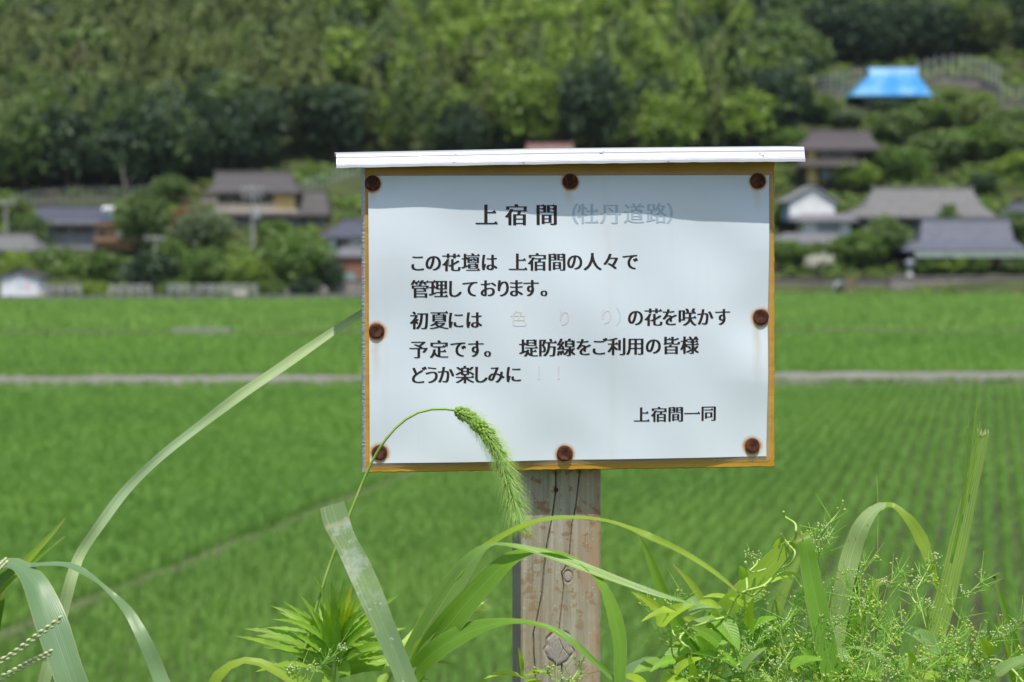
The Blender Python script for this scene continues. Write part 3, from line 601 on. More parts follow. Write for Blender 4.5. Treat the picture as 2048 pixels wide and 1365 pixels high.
# blue tarpaulin roof
M_tarp, nt, b = nmat('blue_tarpaulin'); v = coords(nt); n = noise_(nt, v, .42, 3); n2 = noise_(nt, v, 3.0, 3)
cc = mixc(nt, maprange(nt, n, .42, .56), (.004, .25, .66), (.12, .38, .62)); nt.links.new(mixc(nt, maprange(nt, n2, .5, .7, 0, .35), cc, (.28, .42, .54)), b.inputs['Base Color']); b.inputs['Roughness'].default_value = .45; bump_(nt, b, n2, .5, .1)
Y = 257; h = house('village_house', 1780, Y, 'hillside house whose whole roof is wrapped in blue tarpaulin')
roof(h, [level(1700, 1860, 190, Y + 3.5, 4.6), level(1714, 1849, 176, Y + 3.5, 3.6), level(1726, 1838, 161, Y + 3.5, 2.4), level(1735, 1829, 150, Y + 3.5, 1.2), level(1731, 1832, 136, Y + 3.5, .55)], M_tarp, ridge=False)
wall(h, 1716, 1846, 190, 225, Y + .5, 6, M_dark); window(h, 1724, 1760, 196, 206, Y + .5, 3); window(h, 1770, 1800, 196, 206, Y + .5, 3)
# white roadside shed
Y = 178.5; h = house('roadside_shed', 40, Y, 'small white roadside shed with a dark roof and blue and pink prints', 'shed')
gable(h, -4, 88, 553, 40, 538, Y, 3.2, T_dbrown); wall(h, 3, 79, 552, 598, Y - .05, 3, M_white)
M_pr1, M_pr2 = plain('print_blue', (.42, .62, .74)), plain('print_pink', (.74, .55, .68))
def disc(px, py, Yf, rx, rz, n=14):
    c = atY(px, py, Yf); return [c + Vector((math.cos(6.2832 * k / n) * rx * (1 + .2 * math.sin(3 * k)), 0, math.sin(6.2832 * k / n) * rz)) for k in range(n)] + [c + Vector((math.cos(6.2832 * k / n) * rx * (1 + .2 * math.sin(3 * k)), .03, math.sin(6.2832 * k / n) * rz)) for k in range(n)], [tuple(range(n))] + [(k, k + n, (k + 1) % n + n, (k + 1) % n) for k in range(n)]
part('print', *disc(38, 569, Y - .075, .20, .28), M_pr1, h); part('print', *disc(52, 571, Y - .075, .24, .42), M_pr2, h)

# ------------------------------------------------------------------ walls, fences, rails, poles
def wallthing(name, pts, th, mat, lab, cat='wall'):
    """pts: (px, py_top, py_bottom, Y)"""
    a = atY(pts[0][0], pts[0][2], pts[0][3]); e = empty(name, a, lab, cat); e['kind'] = 'thing'; V, F = [], []
    for px, pt, pb, Yy in pts:
        t, b2 = atY(px, pt, Yy), atY(px, pb, Yy); V += [(b2.x, Yy, b2.z), (t.x, Yy + .25, t.z), (t.x, Yy + .25 + th, t.z), (b2.x, Yy + .25 + th, b2.z)]
    for i in range(len(pts) - 1):
        for k in range(4): F.append((i * 4 + k, (i + 1) * 4 + k, (i + 1) * 4 + (k + 1) % 4, i * 4 + (k + 1) % 4))
    F += [(0, 1, 2, 3), tuple(len(V) - 1 - k for k in range(4))]
    FOOT.append((min(p[0] for p in V), max(p[0] for p in V), min(p[3] for p in pts) - 2.0, max(p[3] for p in pts) + .5)) if max(p[3] for p in pts) - min(p[3] for p in pts) < 4 else [FOOT.append((atY(a_[0], 400, a_[3]).x, atY(c_[0], 400, c_[3]).x, min(a_[3], c_[3]) - 3, max(a_[3], c_[3]))) for a_, c_ in zip(pts[:-1], pts[1:])]
    part('wall_body', V, F, mat, e); V2, F2 = [], []
    for px, pt, pb, Yy in pts:
        t = atY(px, pt, Yy); V2 += [(t.x, Yy + .12, t.z + .003), (t.x, Yy + .12, t.z + .14), (t.x, Yy + .40 + th, t.z + .14), (t.x, Yy + .40 + th, t.z + .003)]
    for i in range(len(pts) - 1):
        for k in range(4): F2.append((i * 4 + k, (i + 1) * 4 + k, (i + 1) * 4 + (k + 1) % 4, i * 4 + (k + 1) % 4))
    F2 += [(0, 1, 2, 3), tuple(len(V2) - 1 - k for k in range(4))]
    part('coping', V2, F2, mat, e); return e
wallthing('retaining_wall', [(1490, 558, 586, 195.8), (1560, 558, 588, 195.6), (1690, 560, 588, 195.3), (1800, 560, 588, 195)], .5, surf('dark_stone_wall', (.20, .175, .165), (.12, .11, .105), 2.2, .95, .7, .08), 'dark stone wall under the hedge')
wallthing('retaining_wall', [(1826, 557, 587, 195), (1940, 556, 586, 196), (2130, 554, 585, 197.5)], .5, M_pink, 'pinkish stone wall under the purple-roofed house')
wallthing('stone_pier', [(1782, 556, 590, 194.5), (1828, 556, 590, 194.3)], .9, M_stone, 'grey stone pier under the lantern')
wallthing('retaining_wall', [(650, 562, 596, 187.2), (780, 562, 596, 188.2)], .5, M_stone, 'grey roadside wall under the red shed')
wallthing('retaining_wall', [(70, 408, 430, 222), (130, 402, 430, 223.5), (240, 401, 430, 224)], .5, M_pink, 'tan retaining wall behind the slate roof')
wallthing('retaining_wall', [(598, 398, 450, 225.5), (660, 372, 452, 231), (730, 345, 455, 237), (860, 330, 440, 239)], .6, surf('tan_sprayed_concrete', (.34, .29, .27), (.25, .215, .20), .5, .95, .3, .1), 'tan concrete slope wall beside the notice')
wallthing('retaining_wall', [(400, 395, 420, 224), (432, 392, 420, 224)], .5, M_pink, 'short tan wall left of the yellow-walled house')
wallthing('retaining_wall', [(1570, 207, 250, 255), (1640, 191, 232, 258.5), (1690, 181, 225, 263), (1728, 174, 215, 266.3)], .5, M_pink, 'pinkish wall left of the blue roof')
wallthing('retaining_wall', [(1834, 164, 205, 266.5), (1900, 153, 200, 266.5), (1960, 160, 200, 264.5), (2000, 176, 205, 261)], .5, M_pink, 'pinkish wall right of the blue roof')
wallthing('retaining_wall', [(2004, 207, 245, 255.5), (2130, 204, 250, 255.5)], .5, M_pink, 'pinkish wall at the picture edge on the scrub slope')
# uncountable low growth on the slope between houses
rg = np.random.default_rng(44); UG = [crown(rg, 46, .75, .75, .45, .35, .20, 7, (0, 0, 0), (1, 1, 1)) for _ in range(6)]; VV, CC = [], []
yy = 190.5
while yy < 280:
    st = 1.25 + (yy - 190) * .006
    for xx in np.arange(-.2572 * yy * 1.12 - 4, .2572 * yy * 1.12 + 4, st):
        x, y = xx + rg.uniform(-.5, .5) * st, yy + rg.uniform(-.5, .5) * st; px = 1024 + x / y * FPX
        if y > fstart(px) + 1 or any(a - .8 < x < b2 + .8 and c_ - 1.6 < y < d_ + .8 for a, b2, c_, d_ in FOOT): continue
        lf = float(lowfreq(np.array([x]), np.array([y]), .22, 3.0)[0]); s_ = rg.uniform(.6, 1.25) * (1.1 + .35 * lf) * (1.25 if y > 228 else 1.0)
        pal_ = ((.12, .20, .035), (.22, .33, .065)) if lf > .15 else (((.085, .145, .03), (.17, .25, .06)) if rg.random() < .75 else ((.16, .15, .075), (.24, .22, .11)))
        V, m_ = UG[rg.integers(0, 6)]; VV.append(V * s_ + np.array([x, y, terrain(x, y) - .1])); c0, c1 = (np.asarray(t) for t in pal_); CC.append(c0 * (1 - m_) + c1 * m_)
    yy += st
tag(obj('undergrowth', quads_mesh('undergrowth', np.concatenate(VV), 4, M_fol, np.concatenate(CC))), 'low scrub and weeds covering the slope between the houses', 'undergrowth', kind='stuff')
M_post = plain('fence_steel', (.42, .44, .44), .5); M_wpost = plain('white_rail_paint', (.50, .52, .50), .5)
def fence(name, pts, n, lab, hgt=1.4, wide=.09, mat=None, rails=2, cat='fence'):
    P = catmull([tuple(atY(px, py, Yy)) for px, py, Yy in pts], n); e = empty(name, P[0], lab, cat)
    pm = mesh_from('post', *tube([(0, 0, -.3), (0, 0, hgt)], wide * .75, 6), [mat or M_post])
    for p in P: obj('post', pm, e, Vector(p) - Vector(P[0]))
    for k in range(rails):
        z = hgt * (k + .6) / rails; part('rail', *tube([Vector(p) + Vector((0, -.1, z)) for p in P], .02, 5), mat or M_post, e)
    return e
fence('slope_fence', [(1582, 204, 255.6), (1640, 190, 258.9), (1690, 180, 263.4), (1726, 173, 266.7)], 12, 'steel fence on the wall left of the blue roof', 2.6, .11)
fence('slope_fence', [(1836, 163, 266.9), (1900, 152, 266.9), (1960, 159, 264.9), (1998, 174, 261.4)], 12, 'steel fence on the wall right of the blue roof', 2.8, .13)
fence('slope_fence', [(2006, 206, 255.9), (2110, 204, 255.9)], 7, 'short steel fence at the picture edge on the scrub slope', 2.2, .12)
fence('slope_fence', [(600, 397, 226.1), (660, 372, 231.4), (730, 345, 237.4)], 14, 'pale green fence up the concrete slope beside the notice', 1.9, .08, plain('pale_green_steel', (.36, .47, .40)))
fence('slope_fence', [(0, 425, 219), (72, 408, 222.4), (240, 401, 224.4), (300, 398, 224.6)], 24, 'thin fence above the tan wall behind the slate roof', 1.6, .06)
def guardrail(a, b_, Ya, Yb, lab, n=5):
    p, q = atY(a, 592, Ya), atY(b_, 592, Yb); p.z = q.z = .42; e = empty('guardrail', p, lab, 'guardrail', 'white guardrails along the village road')
    pm = mesh_from('post', *tube([(0, 0, -.2), (0, 0, 1.02)], .07, 8), [M_wpost])
    for i in range(n): obj('post', pm, e, (q - p) * (i / (n - 1)))
    for z in (.42, .68, .95): part('rail', *tube([p + Vector((0, -.09, z)), q + Vector((0, -.09, z))], .045, 8), M_wpost, e)
Yr = lambda px: 182.6 + X(px, 180) * .132 + .6
for a, b_, lab in ((84, 160, 'white guardrail right of the white shed'), (220, 300, 'white guardrail under the dark spreading tree'), (338, 380, 'short white guardrail below the grey utility pole'), (392, 512, 'long white guardrail left of the broad green tree')):
    guardrail(a, b_, Yr(a), Yr(b_), lab, 5 if b_ - a > 60 else 3)
M_conc = plain('pole_concrete', (.36, .35, .34), .8)
def pole(px, pyt, Yy, r, lab, arms):
    x = X(px, Yy); zb = terrain(x, Yy); zt = Z(pyt, Yy); e = empty('utility_pole', (x, Yy, zb), lab, 'utility pole', 'utility poles')
    part('pole_shaft', *tube([(x, Yy, zb - .4), (x, Yy, zt)], [r, r * .7], 12), M_conc, e)
    for dz in arms:
        a = part('crossarm', *box(x - 1.0, x + 1.0, Yy - r - .12, Yy - r, zt - dz, zt - dz + .12), M_post, e)
        for k in (-.9, -.3, .3, .9): part('insulator', *tube([(x + k, Yy - r - .06, zt - dz + .12), (x + k, Yy - r - .06, zt - dz + .22), (x + k, Yy - r - .06, zt - dz + .34)], [.05, .09, .04], 8), M_wpost, a)
    if len(arms) > 1: part('transformer', *tube([(x + .45, Yy - .2, zt - 3.1), (x + .45, Yy - .2, zt - 3.0), (x + .45, Yy - .2, zt - 2.2), (x + .45, Yy - .2, zt - 2.1)], [.2, .32, .32, .2], 12), M_post, e)
pole(507, 374, 193, .17, 'tall concrete utility pole in front of the yellow-walled house', (.3, 1.0)); pole(312, 472, 189, .12, 'short concrete utility pole between two garden trees', (.3,)); pole(15, 402, 200, .14, 'concrete utility pole at the left picture edge', (.3,))
# stone lantern, hoop, straw, flat stones
x = X(1818, 195.2); zb = Z(557, 195.2); e = empty('stone_lantern', (x, 195.2, zb), 'grey stone lantern on the pier left of the shrubs', 'lantern'); M_lant = surf('lantern_stone', (.36, .39, .42), (.26, .28, .31), 4, .9)
def lathe(x, y, prof, n=10): return tube([(x, y, z) for z, r in prof], [r for z, r in prof], n)
part('pedestal', *lathe(x, 195.2, [(zb, .42), (zb + .3, .40), (zb + .34, .28), (zb + .5, .25)]), surf('pale_stone', (.6, .61, .62), (.48, .49, .5), 4, .9), e); part('shaft', *lathe(x, 195.2, [(zb + .5, .22), (zb + 1.0, .2), (zb + 1.05, .36), (zb + 1.15, .36)]), M_lant, e)
part('fire_box', *lathe(x, 195.2, [(zb + 1.15, .25), (zb + 1.5, .25)], 6), M_lant, e); part('lantern_cap', *lathe(x, 195.2, [(zb + 1.5, .55), (zb + 1.56, .52), (zb + 1.75, .2), (zb + 1.85, .1), (zb + 1.95, .03)], 6), M_lant, e)
# pale plastic hoop cover by the field
p = atY(1680, 582, 194); e = empty('hoop_cover', (p.x, 194, .25), 'pale blue-white plastic draped over a garden hoop by the wall', 'plastic cover'); V, F = [], []
for j in range(6):
    for i in range(11):
        a = math.pi * i / 10; rr = .66 + .05 * math.sin(5 * a + j); V.append((p.x + math.cos(a) * rr, 193.2 + j * .3, .25 + math.sin(a) * (1.15 + .05 * math.sin(3 * j))))
for j in range(5):
    for i in range(10): F.append((j * 11 + i, j * 11 + i + 1, (j + 1) * 11 + i + 1, (j + 1) * 11 + i))
part('cover_sheet', V, F, plain('milky_plastic', (.62, .68, .74), .35), e, smooth=True); part('hoop', *tube([(p.x + math.cos(math.pi * i / 10) * .74, 193.1, .25 + math.sin(math.pi * i / 10) * 1.24) for i in range(11)], .03, 6), M_wpost, e)
p = atY(1704, 586, 194); e = empty('straw_bundle', (p.x, 194, .2), 'upright bundle of dry straw beside the plastic hoop', 'straw'); rs = random.Random(4)
M_straw = plain('dry_straw', (.42, .32, .16)); ms = []
for i in range(70):
    a, r1 = rs.uniform(0, 6.28), rs.uniform(0, .25); tpx = rs.uniform(.15, .55); ms.append(tube([(p.x + math.cos(a) * r1, 194 + math.sin(a) * r1, .15), (p.x + math.cos(a) * r1 * .4, 194 + math.sin(a) * r1 * .4, 1.0), (p.x + math.cos(a) * tpx, 194 + math.sin(a) * tpx, 1.75 + rs.uniform(0, .3))], [.03, .03, .012], 4))
part('stalks', *join(*ms), M_straw, e)['kind'] = 'stuff'; part('band', *lathe(p.x, 194, [(.92, .16), (1.0, .17), (1.08, .16)]), M_straw, e)
for px, py, w, lab in ((85, 598, 26, 'flat pale stone slab at the field edge right of the shed'), (480, 601, 34, 'pale heap of clippings at the far paddy edge')):
    q = atY(px, py, 178 if px < 100 else 181); w *= 178 / FPX; rs = random.Random(px); V = []; n = 12
    for zz, s in ((.2, 1.0), (.62, .95), (.82, .6)): V += [(q.x + math.cos(6.2832 * k / n) * w / 2 * s * rs.uniform(.85, 1.1), q.y + math.sin(6.2832 * k / n) * .5 * s, zz * rs.uniform(.95, 1.05)) for k in range(n)]
    F = [(i * n + k, i * n + (k + 1) % n, (i + 1) * n + (k + 1) % n, (i + 1) * n + k) for i in range(2) for k in range(n)] + [tuple(2 * n + k for k in range(n))]
    tag(obj('stone_slab' if px < 100 else 'clippings_heap', mesh_from('heap', V, F, [plain('pale_stone_slab', (.48, .44, .38))])), lab, 'stone' if px < 100 else 'heap')
for px, w, sd_ in ((600, 20, 1), (625, 24, 2), (648, 18, 3), (575, 16, 4)):
    q = atY(px, 590, 185.5); n = 9; rs = random.Random(sd_); w *= 186 / FPX; V = [(q.x + math.cos(6.2832 * k / n) * w / 2 * s * rs.uniform(.8, 1.15), q.y + math.sin(6.2832 * k / n) * w / 2 * s, .3 + zz * w) for zz, s in ((0, 1), (.35, 1.05), (.7, .8), (.95, .4)) for k in range(n)]
    F = [(i * n + k, i * n + (k + 1) % n, (i + 1) * n + (k + 1) % n, (i + 1) * n + k) for i in range(3) for k in range(n)] + [tuple(3 * n + k for k in range(n))]
    tag(obj('rock', mesh_from('rock', V, F, [M_stone], smooth=True)), 'dark roadside rock under the broad green tree', 'rock', 'roadside rocks')

# ------------------------------------------------------------------ the notice board
TH = R(6.5); SR = Vector((math.cos(TH), math.sin(TH), 0)); SN = Vector((math.sin(TH), -math.cos(TH), 0)); SP0 = at(1137, 640, 1.48)
def S(px, py, off=0.0):
    r = ray(px, py); t = ((SP0 - CAM).dot(SN) + off) / r.dot(SN); return CAM + r * t
def uv_of(p): d = p - SP0; return d.dot(SR), d.z
def L3(u, v, off): return SP0 + SR * u + Vector((0, 0, v)) + SN * off
GZ = 4.15
PB = S(1122, 1200, -.044); sign = empty('notice_board', (PB.x, PB.y, GZ), 'yellow-edged notice board on a weathered wooden post, white laminated sheet with rusty nails', 'sign')
PXM = 1.48 / FPX
# --- post
OFFP = -.0155
uL, uR = uv_of(S(1042, 1200, OFFP))[0], uv_of(S(1202, 1200, OFFP))[0]; zB, zT = GZ - .25, S(1100, 350, OFFP).z
PW, PH = uR - uL, zT - zB; nu = 150; zv0, zv1 = S(1100, 1420, OFFP).z, S(1100, 925, OFFP).z
ZR = np.concatenate([np.linspace(zB, zv0, 25, endpoint=False), np.linspace(zv0, zv1, 340, endpoint=False), np.linspace(zv1, zT, 25)]); nv = len(ZR)
U, Vv = np.meshgrid(np.linspace(uL, uR, nu), ZR); D = np.zeros_like(U)
def px_uz(px, py):
    p = S(px, py, OFFP); return uv_of(p)[0], p.z
def zp5(l): return [px_uz(900 + a / 2.935, 900 + b / 2.935) for a, b in l]
cr1 = zp5([(622, 60), (622, 240), (600, 400), (570, 560), (552, 700), (540, 850), (510, 1000), (490, 1080), (492, 1200), (500, 1300), (505, 1450)])
cr2 = zp5([(770, 60), (740, 320), (715, 450), (700, 620), (680, 690), (655, 720), (668, 800), (655, 930), (640, 1060), (632, 1090)])
cr3 = zp5([(657, 1265), (657, 1365), (650, 1480)]); cr4 = zp5([(640, 1110), (663, 1165), (640, 1225)]); cr5 = zp5([(663, 1165), (700, 1210)]); cr6 = zp5([(690, 1130), (663, 1165)])
def distline(line):
    d = np.full(U.shape, 9.0)
    for (a, b), (c, e) in zip(line[:-1], line[1:]):
        vx, vy = c - a, e - b; l2 = vx * vx + vy * vy; t = np.clip(((U - a) * vx + (Vv - b) * vy) / l2, 0, 1); d = np.minimum(d, np.hypot(U - a - t * vx, Vv - b - t * vy))
    return d
for line, w, dep in ((cr1, .00042, .0035), (cr2, .00034, .0028), (cr3, .0005, .003), (cr4, .0003, .0008), (cr5, .0003, .0006)):
    d = distline(line); D -= dep * np.exp(-(d / w) ** 2)
k1, k2 = px_uz(1118, 1297), px_uz(1136, 1154)
r1 = np.hypot((U - k1[0]) / .0105, (Vv - k1[1]) / .0125); r2 = np.hypot((U - k2[0]) / .0032, (Vv - k2[1]) / .0042); ang = np.arctan2(Vv - k1[1], U - k1[0])
r1n = r1 + .05 * np.sin(5 * ang) + .04 * np.sin(9 * ang + 1)
D += -.0009 * np.exp(-((r1n - 1.0) / .09) ** 2) - .0007 * np.exp(-((r2 - 1.05) / .2) ** 2) + .0006 * np.exp(-(r1n / .9) ** 4)
warp = .004 * np.exp(-np.abs(r1 - 1) / 1.3) * np.sign(U - k1[0])
grain = np.sin((U - warp) * 2600 + 1.5 * np.sin(Vv * 14)) * .5 + np.sin((U - warp) * 5300 + 2 * np.sin(Vv * 9)) * .3; D += .00012 * grain
edge = np.minimum(U - uL, uR - U); D -= .0022 * np.clip(1 - edge / .0022, 0, 1) ** 2
pv = [L3(u, z - SP0.z, OFFP + d) for u, z, d in zip(U.ravel(), Vv.ravel(), D.ravel())]
pf = [(j * nu + i, j * nu + i + 1, (j + 1) * nu + i + 1, (j + 1) * nu + i) for j in range(nv - 1) for i in range(nu - 1)]
nb = len(pv); bk = [L3(uL + .0003, zB - SP0.z, OFFP - .06), L3(uR, zB - SP0.z, OFFP - .06), L3(uR, zT - SP0.z, OFFP - .06), L3(uL + .0003, zT - SP0.z, OFFP - .06)]
pv += bk; pf += [(nb + 1, nb, nb + 3, nb + 2), (0, (nv - 1) * nu, nb + 3, nb), (nu - 1, nb + 1, nb + 2, nv * nu - 1)]
m, nt, b = nmat('weathered_timber'); v = coords(nt); st = coords(nt, (1, 1, .035)); n1 = noise_(nt, st, 240, 6, .65); n2 = noise_(nt, v, 105, 5, .6); n3 = noise_(nt, coords(nt, (1, 1, .4)), 85, 4, .6); n4 = noise_(nt, v, 14, 3)
c = mixc(nt, maprange(nt, n1, .3, .72), (.27, .24, .185), (.58, .53, .42)); c = mixc(nt, maprange(nt, n4, .40, .66, 0, .55), c, (.42, .30, .18))
sx = node(nt, 'ShaderNodeSeparateXYZ', {0: v}); c = mixc(nt, math_(nt, 'MULTIPLY', maprange(nt, sx.outputs[0], .008, .032), maprange(nt, n3, .35, .6, 0, .75)), c, (.46, .27, .13))
zrel = maprange(nt, sx.outputs[2], .52, .74); c = mixc(nt, math_(nt, 'MULTIPLY', maprange(nt, n2, .57, .60), maprange(nt, zrel, 0, 1, .25, .95)), c, (.30, .135, .045))
c = mixc(nt, math_(nt, 'MULTIPLY', maprange(nt, noise_(nt, v, 330, 3), .66, .70), .8), c, (.55, .56, .52))
ka = node(nt, 'ShaderNodeAttribute', attribute_name='knot'); ks = node(nt, 'ShaderNodeSeparateColor', {0: ka.outputs[0]}); c = mixc(nt, math_(nt, 'MULTIPLY', ks.outputs[0], .85), c, (.44, .39, .37)); c = mixc(nt, math_(nt, 'MULTIPLY', ks.outputs[1], .7), c, (.22, .16, .11))
nt.links.new(c, b.inputs['Base Color']); b.inputs['Roughness'].default_value = .9; bump_(nt, b, math_(nt, 'ADD', n1, math_(nt, 'MULTIPLY', n2, .4)), .8, .0016)
po = part('post', pv, pf, m, sign); kn = np.zeros((len(pv), 4), np.float32); kn[:, 3] = 1
kn[:nb, 0] = np.maximum(np.clip((1.0 - r1n) * 6, 0, 1), np.clip((.85 - r2) * 5, 0, 1)).ravel(); kn[:nb, 1] = np.maximum(np.exp(-((r1n - 1.06) / .10) ** 2) * (.55 + .45 * np.sin(ang * 3 + 1)), np.maximum(.5 * np.exp(-((r2 - 1.1) / .35) ** 2), .5 * (np.sin(r1n * 26) > .6) * (r1n < .95))).ravel()
po.data.color_attributes.new('knot', 'FLOAT_COLOR', 'POINT').data.foreach_set('color', kn.ravel())
# small nail in the post
M_rust, nt, b = nmat('rusted_iron'); v = coords(nt); n = noise_(nt, v, 620, 5, .7); n2 = noise_(nt, v, 210, 3)
nt.links.new(mixc(nt, maprange(nt, n2, .45, .68), mixc(nt, maprange(nt, n, .35, .65), (.022, .008, .006), (.095, .024, .010)), (.19, .055, .018)), b.inputs['Base Color']); b.inputs['Roughness'].default_value = .85; bump_(nt, b, n, .9, .0007)
def nailhead(name, u, v_, off, r, h, seed, par, nseg=28):
    rs = random.Random(seed); V, F = [], []; prof = [(1.0, -.003), (1.02, h * .35), (.98, h * .8), (.90, h), (.72, h * .97), (.4, h * .80), (.15, h * .74)]; ph = rs.uniform(0, 6)
    for rr, zz in prof:
        for k in range(nseg):
            a = 6.28319 * k / nseg; q = r * rr * (1 + .02 * math.sin(3 * a + ph) + .012 * rs.uniform(-1, 1)); V.append(L3(u + math.cos(a) * q, v_ + math.sin(a) * q, off + zz + .00012 * rs.uniform(-1, 1)))
    n = len(prof)
    for j in range(n - 1):
        for k in range(nseg): F.append((j * nseg + k, j * nseg + (k + 1) % nseg, (j + 1) * nseg + (k + 1) % nseg, (j + 1) * nseg + k))
    F.append(tuple((n - 1) * nseg + k for k in range(nseg))); return part(name, V, F, M_rust, par, smooth=True)
q = uv_of(S(1112, 980, OFFP)); nailhead('post_nail', q[0], q[1], OFFP, .0017, .0006, 5, sign)
# --- board
bc = {'tl': uv_of(S(729.5, 322)), 'tr': uv_of(S(1548, 318)), 'br': uv_of(S(1548, 933)), 'bl': uv_of(S(731, 944))}
def edgepts(a, b_, n, jit, seed):
    rs = random.Random(seed); out = []
    for i in range(n): t = i / n; out.append((a[0] + (b_[0] - a[0]) * t + rs.uniform(-jit, jit), a[1] + (b_[1] - a[1]) * t + rs.uniform(-jit, jit)))
    return out
ring = edgepts(bc['bl'], bc['br'], 90, .00030, 1) + edgepts(bc['br'], bc['tr'], 70, .0003, 2) + edgepts(bc['tr'], bc['tl'], 40, .0001, 3) + edgepts(bc['tl'], bc['bl'], 260, .00009, 4)
cu = sum(p[0] for p in ring) / len(ring); rs = random.Random(9); n = len(ring); front_i, V = [], []
for (u, v_) in ring: V.append(L3(u, v_, 0))
for (u, v_) in ring:     # rounded shoulder; the left edge is worn back into a ragged bevel
    left = u < bc['tl'][0] + .006; V.append(L3(u - (rs.uniform(.0010, .0012) if left else (-.0006)), v_ - (.0006 if v_ < bc['bl'][1] + .004 else 0), -.0022 if left else -.0008))
for (u, v_) in ring:
    left = u < bc['tl'][0] + .006; V.append(L3(u - (rs.uniform(.0019, .0022) if left else -.0006 + rs.uniform(0, .0008)), v_ - (rs.uniform(.0002, .0014) if v_ < bc['bl'][1] + .004 else 0), -.0055 if left else -.005))
for (u, v_) in ring:
    left = u < bc['tl'][0] + .006; V.append(L3(u - (.0022 if left else 0), v_ - (.0004 if v_ < bc['bl'][1] + .004 else 0), -.0118))
F = [tuple(range(n))]; fm = [0]
for j in range(3):
    for k in range(n): F.append((j * n + k, (j + 1) * n + k, (j + 1) * n + (k + 1) % n, j * n + (k + 1) % n)); fm.append(0 if j == 0 and not (200 <= k) else 1)
F.append(tuple(3 * n + k for k in range(n))[::-1]); fm.append(1)
m, nt, b = nmat('ochre_painted_board'); v = coords(nt); gr = noise_(nt, coords(nt, (.05, .05, 1)), 260, 5, .6); n1 = noise_(nt, v, 28, 4); n2 = noise_(nt, v, 130, 4, .7)
c = mixc(nt, maprange(nt, gr, .3, .7), (.53, .275, .016), (.66, .38, .045)); c = mixc(nt, maprange(nt, n1, .45, .7, 0, .6), c, (.44, .235, .025)); c = mixc(nt, maprange(nt, n2, .68, .72, 0, .9), c, (.22, .19, .15))
nt.links.new(c, b.inputs['Base Color']); b.inputs['Roughness'].default_value = .5; bump_(nt, b, gr, .35, .0006)
m2, nt, b = nmat('raw_plywood_edge'); v = coords(nt); gr = noise_(nt, coords(nt, (1, 1, 1)), 420, 4, .75); gl = noise_(nt, coords(nt, (.25, 1, .5)), 800, 3)
c = mixc(nt, maprange(nt, gr, .35, .65), (.50, .48, .44), (.70, .68, .64)); c = mixc(nt, maprange(nt, gl, .66, .72, 0, .7), c, (.16, .13, .10)); nt.links.new(c, b.inputs['Base Color']); b.inputs['Roughness'].default_value = .95; bump_(nt, b, gr, .5, .0005)
part('board', V, F, [m, m2], sign, fmat=fm)
# --- sheet of paper (printed, laminated, nailed on)
NAILS = [(745, 367), (1140, 363), (1515, 362), (753, 662), (1521, 634), (759, 905), (1129, 907), (1504, 891)]
NUV = [uv_of(S(*p)) for p in NAILS]
def wav(u, v_):
    a = .0034 + .0009 * math.sin(u * 17 + .6) * math.cos(v_ * 23 + .4) + .0006 * math.sin(v_ * 52 + 9 * u + 1.2) + .0005 * math.sin(u * 41 - v_ * 24 + 2) + .0004 * math.sin(u * 70 + v_ * 61)
    d = min(math.hypot(u - a_, v_ - b_) for a_, b_ in NUV); k = 1 - math.exp(-(d / .03) ** 2); return .0010 + (a - .0010) * k
pc = [uv_of(S(*p)) for p in ((736, 352.5), (1537.5, 351), (1532, 912.5), (739.5, 927))]     # tl tr br bl
def bil(s, t):      # s 0..1 left->right, t 0..1 top->bottom
    a = [pc[0][i] * (1 - s) + pc[1][i] * s for i in (0, 1)]; c_ = [pc[3][i] * (1 - s) + pc[2][i] * s for i in (0, 1)]; return [a[i] * (1 - t) + c_[i] * t for i in (0, 1)]
nu, nv = 150, 108; V, F = [], []
for j in range(nv):
    for i in range(nu): u, v_ = bil(i / (nu - 1), j / (nv - 1)); V.append(L3(u, v_, wav(u, v_)))
F = [(j * nu + i, (j + 1) * nu + i, (j + 1) * nu + i + 1, j * nu + i + 1) for j in range(nv - 1) for i in range(nu - 1)]
m, nt, b = nmat('laminated_paper'); v = coords(nt); wl_ = sign.location
n1 = noise_(nt, v, 14, 3); n2 = noise_(nt, v, 900, 2); c = mixc(nt, maprange(nt, n1, .3, .7), (.745, .822, .868), (.785, .857, .895))
nz = noise_(nt, v, 190, 4); tot = None; stk = None
for i, (a_, b_) in enumerate(NUV):
    w = L3(a_, b_ - .0006, .001) - wl_; dd = node(nt, 'ShaderNodeVectorMath', {0: v, 1: tuple(w)}, operation='DISTANCE').outputs['Value']
    dd = math_(nt, 'ADD', dd, math_(nt, 'MULTIPLY', math_(nt, 'SUBTRACT', nz, .5), .0022)); rr = .0090 if i >= 3 else .0080
    h_ = maprange(nt, dd, .0055, rr, 1.0, 0.0); tot = h_ if tot is None else math_(nt, 'MAXIMUM', tot, h_)
    if True:      # run-off below the nail
        sp = node(nt, 'ShaderNodeSeparateXYZ', {0: v}); dx = math_(nt, 'ABSOLUTE', math_(nt, 'ADD', math_(nt, 'SUBTRACT', sp.outputs[0], w.x - (.003 if i == 4 else 0)), math_(nt, 'MULTIPLY', math_(nt, 'SUBTRACT', noise_(nt, v, 60, 2), .5), .006)))
        ln = {3: .040, 4: .060, 7: .016, 1: .020, 0: .016, 2: .026, 5: .012, 6: .010}[i]; dz = math_(nt, 'SUBTRACT', w.z, sp.outputs[2]); s1 = math_(nt, 'MULTIPLY', maprange(nt, dx, .0005, .0045, 1, 0), math_(nt, 'MULTIPLY', maprange(nt, dz, 0, .004, 0, 1), maprange(nt, dz, .004, ln, .42, 0)))
        stk = s1 if stk is None else math_(nt, 'MAXIMUM', stk, s1)
